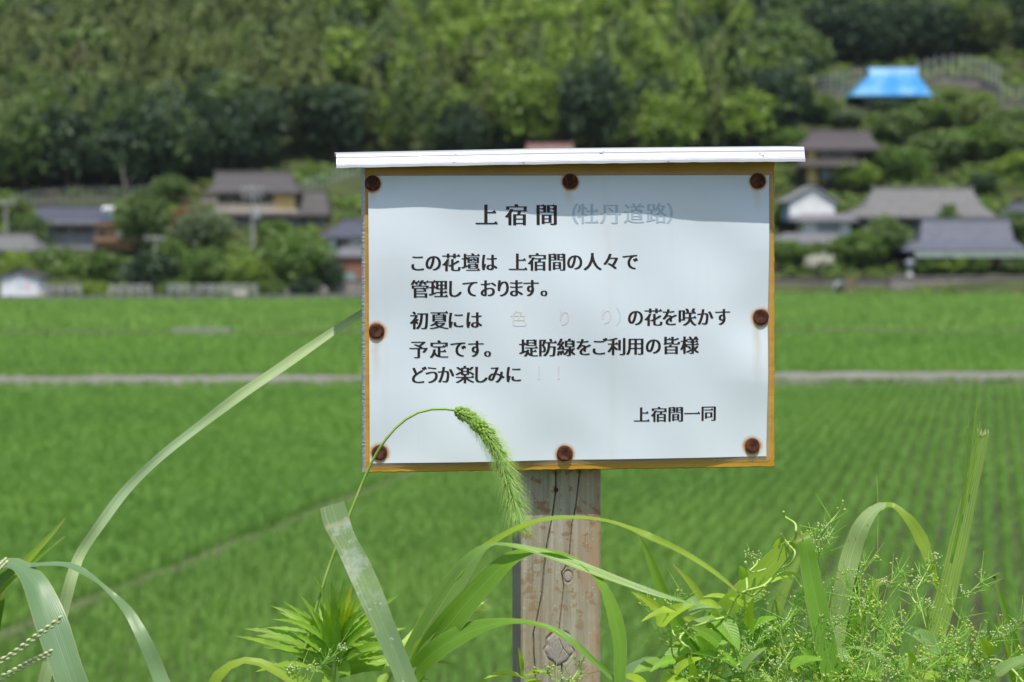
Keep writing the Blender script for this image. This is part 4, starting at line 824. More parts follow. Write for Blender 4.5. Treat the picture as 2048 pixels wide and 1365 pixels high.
c = mixc(nt, stk, c, (.58, .38, .16)); c = mixc(nt, maprange(nt, tot, .02, .7, 0, .75), c, (.66, .42, .15)); c = mixc(nt, maprange(nt, tot, .5, 1.0, 0, .92), c, (.42, .14, .03))
dr = noise_(nt, coords(nt, (1, 1, .06)), 45, 3); c = mixc(nt, maprange(nt, dr, .58, .8, 0, .28), c, (.62, .62, .56)); fl = noise_(nt, coords(nt, (1, 1, .5)), 62, 1); c = mixc(nt, maprange(nt, fl, .775, .79, 0, .8), c, (.22, .13, .07))
nt.links.new(c, b.inputs['Base Color']); b.inputs['Roughness'].default_value = .32; b.inputs['Specular IOR Level'].default_value = .35; bump_(nt, b, n2, .06, .0002)
sheet = part('notice_sheet', V, F, m, sign, smooth=True); sheet['label'] = 'white laminated sheet printed with black Japanese lettering'
# clear plastic border of the lamination, with rounded corners
m, nt, b = nmat('clear_laminate'); b.inputs['Base Color'].default_value = (.70, .60, .44, 1); b.inputs['Roughness'].default_value = .22
tr = node(nt, 'ShaderNodeBsdfTransparent'); ms = node(nt, 'ShaderNodeMixShader', {0: .28, 1: tr.outputs[0], 2: b.outputs[0]}); nt.links.new(ms.outputs[0], nt.nodes['Material Output'].inputs[0])
inn = [bil(0.001, .001), bil(.999, .001), bil(.999, .999), bil(.001, .999)]
out = [uv_of(S(*p)) for p in ((738.5, 345), (1545, 342), (1540.5, 921.5), (739, 936))]
def rloop(c_, r, n=8):
    P = []; cen = (sum(p[0] for p in c_) / 4, sum(p[1] for p in c_) / 4)
    for i in range(4):
        p = Vector(c_[i]); a = (Vector(c_[i - 1]) - p).normalized(); d = (Vector(c_[(i + 1) % 4]) - p).normalized()
        for k in range(n): t = k / (n - 1); q = p + a * r * (1 - t) ** 2 + d * r * t * t; P.append((q.x, q.y))
    return P
A, B = rloop(out, .0035), rloop(inn, .0001); n = len(A)
part('laminate_border', [L3(*p, .0007) for p in A] + [L3(*p, .0012) for p in B] + [L3(*p, .0003) for p in A], [(k, (k + 1) % n, (k + 1) % n + n, k + n) for k in range(n)] + [(k, k + 2 * n, (k + 1) % n + 2 * n, (k + 1) % n) for k in range(n)], m, sheet)
for i, (a_, b_) in enumerate(NUV): nailhead('nail', a_, b_, .0008 + .0003 * math.sin(i * 2.1), .0056 * (1 + .05 * math.sin(i * 3.3)), .0022 if i > 2 else .0018, i + 10, sign)
# --- lettering: outlines of each character, thin across and thick upright, with small wedge serifs
GL = {}
def glyph(ch, off=-.010):
    if ch in GL: return GL[ch]
    cu_ = bpy.data.curves.new('glyph', 'FONT'); cu_.body = ch; cu_.size = 1.0; cu_.offset = off; cu_.resolution_u = 4
    o = bpy.data.objects.new('glyph', cu_); COL.objects.link(o); dg = bpy.context.evaluated_depsgraph_get(); dg.update()
    me = bpy.data.meshes.new_from_object(o.evaluated_get(dg)); P = np.array([v.co[:2] for v in me.vertices]); Fc = [tuple(p.vertices) for p in me.polygons]
    cnt = {}
    for f_ in Fc:
        for a, c_ in zip(f_, f_[1:] + f_[:1]): cnt[(min(a, c_), max(a, c_))] = cnt.get((min(a, c_), max(a, c_)), 0) + 1
    ser = []; nb_ = {}
    for (a, c_), k in cnt.items():
        if k == 1: nb_.setdefault(a, []).append(c_); nb_.setdefault(c_, []).append(a)
    for (a, c_), k in cnt.items():
        if k != 1: continue
        if P[a][1] > P[c_][1]: a, c_ = c_, a
        if abs(P[a][0] - P[c_][0]) > .012 or not (.03 < P[c_][1] - P[a][1] < .11): continue
        na = [x for x in nb_[a] if x != c_]; nc = [x for x in nb_[c_] if x != a]
        if len(na) == 1 and len(nc) == 1:
            da, dc = P[na[0]] - P[a], P[nc[0]] - P[c_]
            if da[0] < -.08 and dc[0] < -.08 and abs(da[1]) < .02 and abs(dc[1]) < .02: ser.append((P[c_][0], P[c_][1]))
    bpy.data.objects.remove(o); GL[ch] = (P, Fc, ser); return GL[ch]
def lettering(items, em, ink, xs=(-.042, -.028, -.014, 0, .014, .028, .042), lift=0.0, name='lettering'):
    """items: (character, px, py) centres in the photograph, em size in px"""
    V, F = [], []
    for ch, px, py in items:
        P, Fc, ser = glyph(ch); cu_, cv = uv_of(S(px, py)); e = em * PXM
        kana = 0x3040 <= ord(ch) < 0x30a0
        for q, dx in enumerate(xs):
            n0 = len(V)
            for x, y in P:
                u = cu_ + ((x - .5) * (.90 if kana else 1.0) + dx) * e; v_ = cv + (y - .38) * e; V.append(L3(u, v_, wav(u, v_) + .00014 + .00002 * q))
            F += [tuple(n0 + i for i in f_) for f_ in Fc]
        if not kana:
            for x, y in ser:
                n0 = len(V)
                for a, c_ in ((x + .045, y - .05), (x - .03, y + .085), (x - .14, y - .01)): u = cu_ + (a - .5) * e; v_ = cv + (c_ - .38) * e; V.append(L3(u, v_, wav(u, v_) + .00022))
                F.append((n0, n0 + 1, n0 + 2))
    return part(name, V, F, ink, sheet)
INK = surf('printed_ink', (.022, .017, .016), (.040, .028, .026), 60, .45); INK_B = surf('faded_blue_ink', (.45, .57, .66), (.50, .61, .70), 60, .4); INK_P = surf('faded_pink_ink', (.755, .70, .73), (.77, .75, .78), 90, .4); INK_Y = surf('faded_yellow_ink', (.76, .75, .62), (.76, .70, .69), 60, .4); INK_T = surf('faded_teal_ink', (.56, .74, .74), (.62, .77, .78), 60, .4)
lettering([('上', 972.5, 430), ('宿', 1032, 430), ('間', 1092.6, 429.5)], 46, INK)
lettering([('（', 1136, 428), ('牡', 1175, 428), ('丹', 1220, 428), ('道', 1266.5, 427.5), ('路', 1311.6, 427), ('）', 1352, 427)], 44, INK_B, (-.03, -.015, 0, .015, .03))
def run(txt, xs_, y0, y1, em, ink=INK, **k):
    n = len(txt); lettering([(c_, x, y0 + (y1 - y0) * i / max(1, n - 1)) for i, (c_, x) in enumerate(zip(txt, xs_))], em, ink, **k)
run('この花壇は上宿間の人々で', [834.6, 865.8, 901.7, 940.8, 977.4, 1035, 1073.5, 1112.4, 1148, 1183.5, 1221, 1259], 525.5, 523, 38.5)
run('管理しております。', [839.4, 876, 907.8, 939.5, 975, 1005.5, 1031, 1060.4, 1098], 578, 575.5, 38.5)
run('初夏には', [838.5, 878, 911, 946.6], 641, 639.5, 38.5); run('の花を咲かす', [1269, 1304.6, 1337.6, 1372, 1407.5, 1443], 634.5, 633.5, 38.5)
run('色', [1036], 637, 637, 36, INK_Y, xs=(-.01, .01)); run('り', [1127], 636, 636, 36, INK_P, xs=(0, .012)); run('り', [1211], 633, 633, 36, INK_P, xs=(0, .012)); run('）', [1247], 633, 633, 38, INK_T, xs=(0,))
run('予定です。', [837, 878, 916, 950.6, 986], 699, 696.5, 38.5); run('堤防線をご利用の皆様', [1056, 1094, 1131, 1166, 1196.5, 1232, 1269, 1304.6, 1340, 1377], 695.5, 690, 38.5)
run('どうか楽しみに', [836, 863.5, 891, 929.5, 960, 991.5, 1026], 750, 748, 38.5); run('！', [1086], 746, 746, 36, INK_P, xs=(0, .012)); run('！', [1125], 745, 745, 36, INK_P, xs=(0, .012))
run('上宿間一同', [1282, 1316.5, 1349.5, 1382, 1415.5], 829, 826, 33.5)
# --- aluminium cap
def capline(px, tb):
    if tb == 0: return float(np.interp(px, [672, 1100, 1611], [308.5, 299.5, 294]))
    return float(np.interp(px, [672, 900, 1120, 1350, 1611], [336.5, 332.0, 328.5, 325.0, 323.5]))
V, F = [], []; ns = 60; rs = random.Random(2)
for i in range(ns):
    s = i / (ns - 1); px = 672.5 + (1610 - 672.5) * s; off = .0122 + .0090 * s + .0005 * math.sin(s * 7); t, bt = S(px, capline(px, 0), off), S(px, capline(px, 1) + rs.uniform(-.5, .5), off); hz = t.z - bt.z; u = uv_of(t)[0]
    for o_, zz in ((-.040, t.z + .0035), (off - .0034, t.z + .0002), (off - .0024, t.z - .0006), (off + .0004, bt.z + hz * .27), (off + .0003, bt.z + hz * .24), (off + .0013, bt.z + hz * .19), (off + .0014, bt.z), (off - .0010, bt.z), (off - .0014, t.z - .0022), (-.040, t.z + .0010)): V.append(L3(u, zz - SP0.z, o_))
k = 10
for i in range(ns - 1):
    for j in range(k): F.append((i * k + j, i * k + (j + 1) % k, (i + 1) * k + (j + 1) % k, (i + 1) * k + j))
F += [tuple(range(k))[::-1], tuple((ns - 1) * k + j for j in range(k))]
m, nt, b = nmat('aluminium_trim'); v = coords(nt); n1 = noise_(nt, coords(nt, (.12, .12, 1)), 420, 4, .6); n2 = noise_(nt, coords(nt, (.3, .3, 1)), 330, 4, .7); n3 = noise_(nt, v, 22, 2)
c = mixc(nt, maprange(nt, n1, .3, .7, 0, .4), (.71, .72, .745), (.58, .595, .625)); c = mixc(nt, maprange(nt, math_(nt, 'ADD', n2, math_(nt, 'MULTIPLY', n3, .25)), .775, .81, 0, .85), c, (.12, .10, .08)); nt.links.new(c, b.inputs['Base Color'])
b.inputs['Metallic'].default_value = .30; b.inputs['Roughness'].default_value = .36; bump_(nt, b, n1, .15, .0004)
part('top_cap', V, F, m, sign)['label'] = 'bright aluminium trim capping the board'

# ------------------------------------------------------------------ foreground weeds
G_pale = grassmat('pale_grass', (.48, .66, .36), (.56, .68, .45), dark=.74, trans=.36, rough=.45, spec=.3, veins=9)
G_blue = grassmat('bluish_grass', (.22, .38, .19), (.27, .43, .24), dark=.72, trans=.3, rough=.33, spec=.5, veins=15)
G_mid = grassmat('green_grass', (.20, .42, .045), (.28, .48, .12), dark=.68, trans=.4, rough=.36, spec=.4, veins=13, tipped=True)
G_lime = grassmat('lime_grass', (.36, .56, .065), (.44, .60, .15), dark=.72, trans=.5, rough=.36, spec=.4, veins=9, tipped=True)
G_rib = grassmat('ribbed_grass', (.37, .57, .14), (.46, .62, .24), dark=.58, trans=.42, rough=.42, spec=.25, veins=7)
G_soft = grassmat('soft_green_grass', (.27, .48, .12), (.42, .60, .22), dark=.72, trans=.4, rough=.34, spec=.5, veins=11)
G_worn = grassmat('worn_grass', (.32, .49, .25), (.50, .56, .32), dark=.74, trans=.36, rough=.34, spec=.5, veins=15, spots=(.68, .74, .64), scar=True)
G_arch = grassmat('pale_arched_grass', (.45, .62, .27), (.72, .80, .62), dark=.80, trans=.36, rough=.4, spec=.35, veins=10, spots=(.52, .26, .10))
G_red = grassmat('rust_tipped_grass', (.35, .54, .14), (.56, .68, .46), dark=.76, trans=.48, rough=.42, spec=.25, veins=11, spots=(.46, .20, .06))
def leafmat(name, base, rib, trans=.45):
    m, nt, b = nmat(name); uv = node(nt, 'ShaderNodeTexCoord').outputs['UV']; sp = node(nt, 'ShaderNodeSeparateXYZ', {0: uv}); du = math_(nt, 'ABSOLUTE', math_(nt, 'SUBTRACT', sp.outputs[0], .5))
    sv_ = math_(nt, 'SINE', math_(nt, 'MULTIPLY', math_(nt, 'SUBTRACT', sp.outputs[1], math_(nt, 'MULTIPLY', du, .55)), 60)); n = noise_(nt, coords(nt), 60, 4)
    c = mixc(nt, maprange(nt, n, .35, .68), base, tuple(x * .72 for x in base)); c = mixc(nt, maprange(nt, sv_, .88, 1, 0, .45), c, rib); c = mixc(nt, maprange(nt, du, .0, .03, .8, 0), c, rib)
    b.inputs['Roughness'].default_value = .42; bump_(nt, b, math_(nt, 'ADD', math_(nt, 'MULTIPLY', sv_, .3), n), .3, .0006); leafshader(nt, b, c, trans); return m
L_vine = leafmat('vine_leaf', (.30, .56, .06), (.42, .62, .15)); L_vlime = leafmat('young_vine_leaf', (.50, .70, .06), (.56, .72, .15)); L_gold = leafmat('serrated_leaf', (.36, .60, .07), (.48, .66, .17)); L_goldy = leafmat('young_serrated_leaf', (.62, .74, .06), (.66, .76, .14)); L_grey = leafmat('greyish_vine_leaf', (.38, .57, .19), (.48, .64, .28))
M_stem = surf('green_stem', (.24, .42, .06), (.36, .50, .11), 60, .5); M_stem_y = surf('yellow_green_stem', (.40, .60, .11), (.52, .68, .19), 60, .5); M_stem_b = surf('bluish_stem', (.20, .28, .15), (.28, .36, .20), 60, .5)
VZ = Vector((0, 0, 1))
def ribbon(C, Wd, tilt, fold, prof=None, nx=6):
    """C: n x 3 centres, Wd: widths (m), tilt (rad) towards the sky; returns verts, faces, uv"""
    n = len(C); Cs = [Vector(c) for c in C]; Sd, Tn = [], []
    for i in range(n):
        T = (Cs[min(i + 1, n - 1)] - Cs[max(i - 1, 0)]).normalized(); Vw = (Cs[i] - CAM).normalized(); s = T.cross(Vw)
        if s.length < 1e-4: s = Sd[-1] if Sd else Vector((1, 0, 0))
        s.normalize()
        if Sd and s.dot(Sd[-1]) < 0: s = -s
        Sd.append(s); Tn.append(T)
    sg = 1 if sum(s.z for s in Sd) >= 0 else -1; V, F, UV = [], [], []; acc = 0
    tot = sum((Cs[i + 1] - Cs[i]).length for i in range(n - 1)) or 1
    for i in range(n):
        Vw = (Cs[i] - CAM).normalized(); T = Tn[i]; n0 = -(Vw - T * Vw.dot(T)).normalized(); nn = n0 * math.cos(tilt[i]) + Sd[i] * (sg * math.sin(tilt[i])); wv = T.cross(nn).normalized()
        if i: acc += (Cs[i] - Cs[i - 1]).length
        for k in range(nx + 1):
            x = k / nx - .5; dz = fold * (abs(x) * 2) ** 1.3 * .5; ed = 1.0
            V.append(Cs[i] + wv * (x * Wd[i] * ed) + nn * (dz * Wd[i])); UV.append((k / nx, acc / tot))
    for i in range(n - 1):
        for k in range(nx): a = i * (nx + 1) + k; F.append((a, a + 1, a + nx + 2, a + nx + 1))
    return V, F, UV
def blade(parent, pts, mat, base=None, fold=.22, n=56, name='blade', jag=0.0, seed=0, ease=True):
    """pts: (px, py, depth, width px, tilt degrees) from tip/far end to root; base: the ground point it grows from"""
    C = [tuple(at(p[0], p[1], p[2])) + (p[3] * p[2] / FPX, R(p[4])) for p in pts]
    if base is not None:
        l = np.array(C[-1]); b3 = np.array(base); mid = l[:3] * .45 + b3 * .55; C.append(tuple(mid) + (l[3] * .8, l[4])); C.append(tuple(b3) + (l[3] * .45, l[4]))
    A = catmull(C, int(n * (1.5 if base is not None else 1))); n = len(A); rs = random.Random(seed + len(pts) + int(pts[0][0])); Wd = np.maximum(A[:, 3], .0004) * np.array([1 + .035 * math.sin(i * .71 + seed) + (.05 * rs.uniform(-1, 1) if rs.random() < .12 else 0) for i in range(n)])
    V, F, UV = ribbon(A[:, :3], Wd, A[:, 4], fold); return part(name, V, F, mat, parent, uv=UV, smooth=True)
def gbase(px, d, dz=0.0): p = at(px, 1365, d); return Vector((p.x, p.y, GZ + dz))
def plant(name, px, d, lab, cat='grass', group=None): p = gbase(px, d); return empty(name, p, lab, cat, group), p

# long pale blade that leans behind the board
e, bs = plant('reed_grass', 60, 1.46, 'long pale grass blade leaning up behind the board from the bottom edge')
blade(e, [(760, 604, 1.53, 9.2, 10), (722, 627, 1.53, 12.3, 12), (640, 682, 1.52, 18.6, 20), (560, 738, 1.51, 21.7, 25), (480, 792, 1.50, 21.7, 20), (400, 852, 1.50, 18.6, 15), (320, 915, 1.49, 17.1, 10), (255, 978, 1.49, 19.7, 10), (200, 1050, 1.48, 20.3, 5), (160, 1110, 1.48, 21.6, 0), (142, 1160, 1.47, 22.3, 0), (122, 1240, 1.47, 23.6, 0), (100, 1320, 1.46, 24.9, 0), (84, 1390, 1.46, 24.9, 0)], G_pale, bs, .30, 90)
# drooping bluish blades at the left corner
e, bs = plant('reed_grass', -60, 1.40, 'bluish arching grass with broad drooping blades in the bottom left corner')
blade(e, [(190, 1460, 1.36, 56, -12), (150, 1380, 1.36, 62, -8), (118, 1290, 1.37, 64, 0), (90, 1215, 1.38, 62, 16), (62, 1158, 1.39, 58, 40), (34, 1134, 1.40, 50, 62), (5, 1136, 1.41, 46, 60), (-30, 1165, 1.41, 44, 30), (-50, 1300, 1.41, 40, 10)], G_blue, bs, .18, 70)
blade(e, [(345, 1420, 1.36, 30, 0), (318, 1350, 1.37, 29, 5), (288, 1280, 1.37, 27, 8), (255, 1222, 1.38, 20, 20), (225, 1190, 1.38, 14, 40), (196, 1165, 1.39, 17, 62), (165, 1144, 1.39, 24, 55), (130, 1130, 1.40, 20, 60), (80, 1130, 1.40, 14, 60), (30, 1140, 1.41, 20, 40), (-20, 1190, 1.41, 26, 20), (-45, 1320, 1.41, 26, 0)], G_blue, bs, .14, 70)
blade(e, [(131, 1036, 1.42, 2, 20), (110, 1062, 1.42, 8, 25), (75, 1100, 1.42, 13, 25), (38, 1140, 1.42, 18, 25), (0, 1176, 1.42, 22, 20), (-40, 1240, 1.42, 22, 10)], G_lime, bs, .3, 40)
blade(e, [(130, 1073, 1.43, 2, 20), (95, 1100, 1.43, 7, 20), (50, 1140, 1.43, 10, 20), (0, 1176, 1.43, 13, 20), (-40, 1230, 1.43, 14, 10)], G_mid, bs, .3, 40)
blade(e, [(22, 1142, 1.43, 14, 30), (0, 1165, 1.43, 26, 30), (-30, 1230, 1.43, 30, 20)], G_lime, bs, .2, 30); blade(e, [(8, 1170, 1.44, 8, 10), (2, 1205, 1.44, 14, 0), (-8, 1260, 1.44, 16, 0)], G_mid, bs, .2, 30)
# beaded seed spikes
def ellipsoid(c, ax, r, nseg=6):
    ax = Vector(ax).normalized(); s = ax.orthogonal().normalized(); t = ax.cross(s); V = [Vector(c) - ax * r[0]]
    for z, q in ((-.5, .85), (.25, .95)):
        for k in range(nseg): a = 6.2832 * k / nseg; V.append(Vector(c) + ax * (r[0] * z) + (s * math.cos(a) + t * math.sin(a)) * (r[1] * q))
    V.append(Vector(c) + ax * r[0]); F = [(0, 1 + (k + 1) % nseg, 1 + k) for k in range(nseg)] + [(1 + k, 1 + (k + 1) % nseg, 1 + nseg + (k + 1) % nseg, 1 + nseg + k) for k in range(nseg)] + [(1 + nseg + k, 1 + nseg + (k + 1) % nseg, 1 + 2 * nseg) for k in range(nseg)]
    return V, F
M_seed = surf('pale_seed', (.56, .62, .32), (.72, .72, .46), 300, .6); e, bs = plant('crabgrass', -70, 1.34, 'pale beaded crabgrass spikes poking in at the bottom left edge')
for pts in ([(122, 1238, 1.30), (70, 1275, 1.31), (20, 1312, 1.32), (-40, 1345, 1.33)], [(103, 1305, 1.31), (60, 1325, 1.32), (10, 1352, 1.33), (-40, 1375, 1.33)], [(12, 1122, 1.35), (-6, 1140, 1.35), (-40, 1180, 1.35)]):
    A = catmull([tuple(at(*p)) for p in pts] + [tuple(bs)], 40); part('spike_stem', *tube(A, .0005, 5), M_stem_y, e); ms = []
    for i, p in enumerate(catmull([tuple(at(*p)) for p in pts], 26)):
        t = A[2] - A[1]; sd_ = Vector(t).cross(Vector((0, 1, 0))).normalized() * (.0011 if i % 2 else -.0011); ms.append(ellipsoid(Vector(p) + sd_, -Vector(t) + sd_ * .6, (.0026, .0011)))
    part('seeds', *join(*ms), M_seed, e, smooth=True)['kind'] = 'stuff'
# foxtail in front of the sheet
def foxtail(px_path, head, bs, e, rh, nsp, nbr, bl, seed, smat, hmat, bmat, srad=(.0009, .0013)):
    A = catmull([tuple(at(*p)) for p in px_path] + [tuple(bs * .5 + at(*px_path[-1]) * .5), tuple(bs)], 80); part('stem', *tube(A, list(np.linspace(srad[0], srad[1], 80)), 7), smat, e, smooth=True)
    H = catmull([tuple(at(*p)) for p in head], 80); rs = random.Random(seed); ms, bv, bf = [], [], []
    part('head_axis', *tube(H, .0006, 5), smat, e)
    def frame(s):
        i = min(78, int(s * 79)); p = Vector(H[i]).lerp(Vector(H[i + 1]), s * 79 - i); t = Vector(H[i + 1] - H[i]).normalized(); a = t.orthogonal().normalized(); return p, t, a, t.cross(a)
    for k in range(nsp):
        s = (k + .5) / nsp; p, t, a, c = frame(s); ph = k * 2.39996; pr = rh * (math.sin(math.pi * min(1, s * .9 + .14)) ** .5) * rs.uniform(.45, 1.0) * (1 - .45 * s); d = a * math.cos(ph) + c * math.sin(ph)
        ms.append(ellipsoid(p + d * pr, t * .7 + d * .6, (.0019 * rs.uniform(.8, 1.2), .0012)))
    for k in range(nbr):
        s = rs.uniform(0, 1) ** .8; p, t, a, c = frame(min(.999, s)); ph = rs.uniform(0, 6.28); d = a * math.cos(ph) + c * math.sin(ph); L = bl * rs.uniform(.6, 1.15) * (.80 + .45 * s) * (1.15 - .5 * max(0, s - .75) * 2); o = p + d * rh * .35
        e1 = o + d * L * .52 + t * L * .38; e2 = o + d * L * .82 + t * L * .80; sd_ = d.cross(t).normalized() * .00013; n0 = len(bv); bv += [o - sd_, o + sd_, e1 + sd_ * .8, e1 - sd_ * .8, e2]; bf += [(n0, n0 + 1, n0 + 2, n0 + 3), (n0 + 3, n0 + 2, n0 + 4)]
    part('spikelets', *join(*ms), hmat, e, smooth=True)['kind'] = 'stuff'; part('bristles', bv, bf, bmat, e)['kind'] = 'stuff'
def simpleleaf(name, c0, c1, trans, sc=300):
    m, nt, b = nmat(name); n = noise_(nt, coords(nt), sc, 2); leafshader(nt, b, mixc(nt, maprange(nt, n, .4, .62), c0, c1), trans); b.inputs['Roughness'].default_value = .55; return m
M_spk = simpleleaf('foxtail_spikelet', (.30, .50, .055), (.50, .64, .14), .35); M_bri = simpleleaf('foxtail_bristle', (.46, .64, .26), (.62, .72, .38), .55)
e, bs = plant('foxtail_grass', 570, 1.43, 'green foxtail seed head nodding in front of the white sheet on an arched stem')
foxtail([(918, 822, 1.425), (880, 818, 1.425), (840, 824, 1.425), (800, 848, 1.425), (765, 888, 1.425), (737, 938, 1.43), (705, 1015, 1.43), (672, 1095, 1.43), (640, 1190, 1.43), (612, 1290, 1.435), (600, 1325, 1.435), (580, 1380, 1.435)], [(912, 821, 1.425), (940, 836, 1.425), (968, 862, 1.42), (992, 898, 1.42), (1008, 936, 1.42), (1020, 975, 1.42), (1030, 1015, 1.42), (1038, 1058, 1.42)], bs, e, .0060, 480, 2600, .0120, 3, M_stem, M_spk, M_bri, (.0009, .0019))
q = at(601, 1322, 1.434); part('stem_node', *lathe(q.x, q.y, [(q.z - .003, .0016), (q.z, .0021), (q.z + .003, .0016)], 8), surf('reddish_node', (.30, .26, .08), (.38, .32, .11), 200), e)
e, bs = plant('foxtail_grass', 760, 1.50, 'small pale foxtail half hidden behind the broad green blades')
foxtail([(915, 1235, 1.50), (880, 1262, 1.50), (820, 1330, 1.50), (790, 1400, 1.50)], [(912, 1238, 1.50), (935, 1226, 1.50), (966, 1208, 1.50)], bs, e, .0032, 90, 500, .0075, 8, M_stem_y, M_seed, M_bri)
# cut blade standing up by the foxtail stem
e, bs = plant('reed_grass', 830, 1.38, 'broad grass blade with a cut square top and scarred surface, left of the post')
blade(e, [(663, 1010, 1.385, 50, 8), (668, 1028, 1.385, 50, 8), (676, 1052, 1.385, 50, 6), (690, 1082, 1.384, 44, 0), (706, 1112, 1.383, 49, -4), (722, 1146, 1.382, 52, 4), (742, 1192, 1.38, 50, 6), (762, 1240, 1.38, 44, 0), (784, 1292, 1.38, 44, 0), (806, 1345, 1.38, 42, 0), (820, 1390, 1.38, 40, 0)], G_worn, bs, .12, 60)
blade(e, [(560, 1420, 1.40, 20, 0), (618, 1368, 1.40, 20, 30)][::-1] if False else [(415, 1410, 1.40, 24, 10), (430, 1362, 1.40, 24, 20), (462, 1332, 1.40, 22, 45), (500, 1322, 1.40, 22, 55), (545, 1338, 1.40, 24, 35), (590, 1362, 1.40, 26, 20), (640, 1395, 1.40, 26, 10)], G_lime, bs, .2, 40)
# broad-bladed clump arching over the post
e, bs = plant('broad_grass', 790, 1.43, 'clump of broad green blades arching to the right across the post')
blade(e, [(1482, 1190, 1.38, 3, 30), (1430, 1146, 1.385, 10, 30), (1360, 1102, 1.39, 13, 30), (1290, 1070, 1.39, 16, 35), (1265, 1060, 1.395, 17, 60), (1210, 1043, 1.40, 19, 70), (1130, 1037, 1.40, 18, 66), (1060, 1048, 1.405, 17, 55), (985, 1085, 1.41, 16, 40), (920, 1140, 1.41, 18, 20), (865, 1215, 1.42, 22, 10), (820, 1300, 1.42, 24, 0), (795, 1390, 1.43, 22, 0)], G_lime, bs, .25, 80)
blade(e, [(1382, 1207, 1.37, 3, 20), (1320, 1190, 1.375, 11, 25), (1250, 1166, 1.38, 16, 30), (1170, 1136, 1.385, 19, 30), (1090, 1108, 1.39, 18, 35), (1030, 1093, 1.395, 14, 50), (985, 1090, 1.40, 12, 66), (955, 1110, 1.405, 30, 30), (915, 1160, 1.41, 44, 12), (870, 1230, 1.415, 46, 5), (828, 1300, 1.42, 40, 0), (800, 1385, 1.42, 34, 0)], G_soft, bs, .2, 80)
blade(e, [(1238, 1430, 1.36, 24, 0), (1240, 1350, 1.365, 24, 0), (1240, 1285, 1.37, 28, 0), (1226, 1222, 1.375, 26, 6), (1205, 1172, 1.38, 18, 22), (1180, 1140, 1.385, 14, 45), (1150, 1120, 1.39, 14, 62), (1112, 1106, 1.39, 18, 66), (1070, 1104, 1.395, 24, 60), (1020, 1122, 1.40, 36, 34), (965, 1172, 1.405, 46, 15), (905, 1240, 1.41, 52, 8), (850, 1310, 1.42, 46, 0), (815, 1390, 1.42, 36, 0)], G_mid, bs, .2, 90)
blade(e, [(1255, 1385, 1.37, 4, 0), (1220, 1352, 1.375, 10, 5), (1180, 1315, 1.38, 12, 10), (1140, 1280, 1.385, 17, 25), (1095, 1256, 1.39, 16, 50), (1040, 1245, 1.395, 20, 60), (985, 1250, 1.40, 30, 48), (930, 1268, 1.405, 42, 30), (875, 1300, 1.41, 44, 15), (830, 1345, 1.42, 36, 5), (805, 1400, 1.42, 30, 0)], G_mid, bs, .22, 80)
blade(e, [(962, 1102, 1.42, 8, 20), (925, 1140, 1.42, 26, 15), (880, 1205, 1.425, 30, 5), (838, 1290, 1.43, 28, 0), (805, 1390, 1.43, 24, 0)], G_lime, bs, .3, 50)
part('stem', *tube(catmull([tuple(at(870, 1230, 1.43)), tuple(at(790, 1315, 1.43)), tuple(at(765, 1360, 1.43)), tuple(bs)], 20), .0042, 8), M_stem_y, e, smooth=True)
# serrated rosette (goldenrod-like) between the stem and the cut blade
def leaf(parent, b_, t_, d0, d1, wpx, mat, arch=.12, tilt=35, serr=0, fold=.25, shape='lance', n=30, name='leaf', twist=0):
    """b_, t_: root and tip in px; arch: sideways bow as a share of length (up positive)"""
    p0, p1 = at(b_[0], b_[1], d0), at(t_[0], t_[1], d1); L = (p1 - p0).length; up = VZ * (arch * L); C = catmull([tuple(p0), tuple(p0.lerp(p1, .33) + up * .9), tuple(p0.lerp(p1, .68) + up * .8), tuple(p1)], n); w = wpx * d0 / FPX; Wd = []
    for i in range(n):
        t = i / (n - 1)
        if shape == 'lance': q = (math.sin(math.pi * min(1, t * .97 + .03)) ** .8) * (1.1 - .35 * t)
        elif shape == 'ovate': q = (min(1, t / .16) ** .6) * (1 - t) ** .62 * 1.12
        else: q = (min(1, t / .10) ** .7) * (1 - t ** 1.8) ** .8
        if serr: q *= 1 + serr * (.5 - ((t * 7.0) % 1.0)) * (.4 if t > .9 else 1)
        Wd.append(max(.0003, w * q))
    V, F, UV = ribbon(C, Wd, [R(tilt + twist * i / n) for i in range(n)], fold); return part(name, V, F, mat, parent, uv=UV, smooth=True)
e, bs = plant('goldenrod', 672, 1.44, 'leafy serrated weed rosette with yellow-green heart left of the cut blade', 'weed')
part('stem', *tube(catmull([tuple(at(674, 1262, 1.44)), tuple(at(668, 1330, 1.44)), tuple(at(664, 1400, 1.44)), tuple(bs)], 16), [.0018] * 8 + [.0028] * 8, 8), M_stem, e, smooth=True)
rs = random.Random(31)
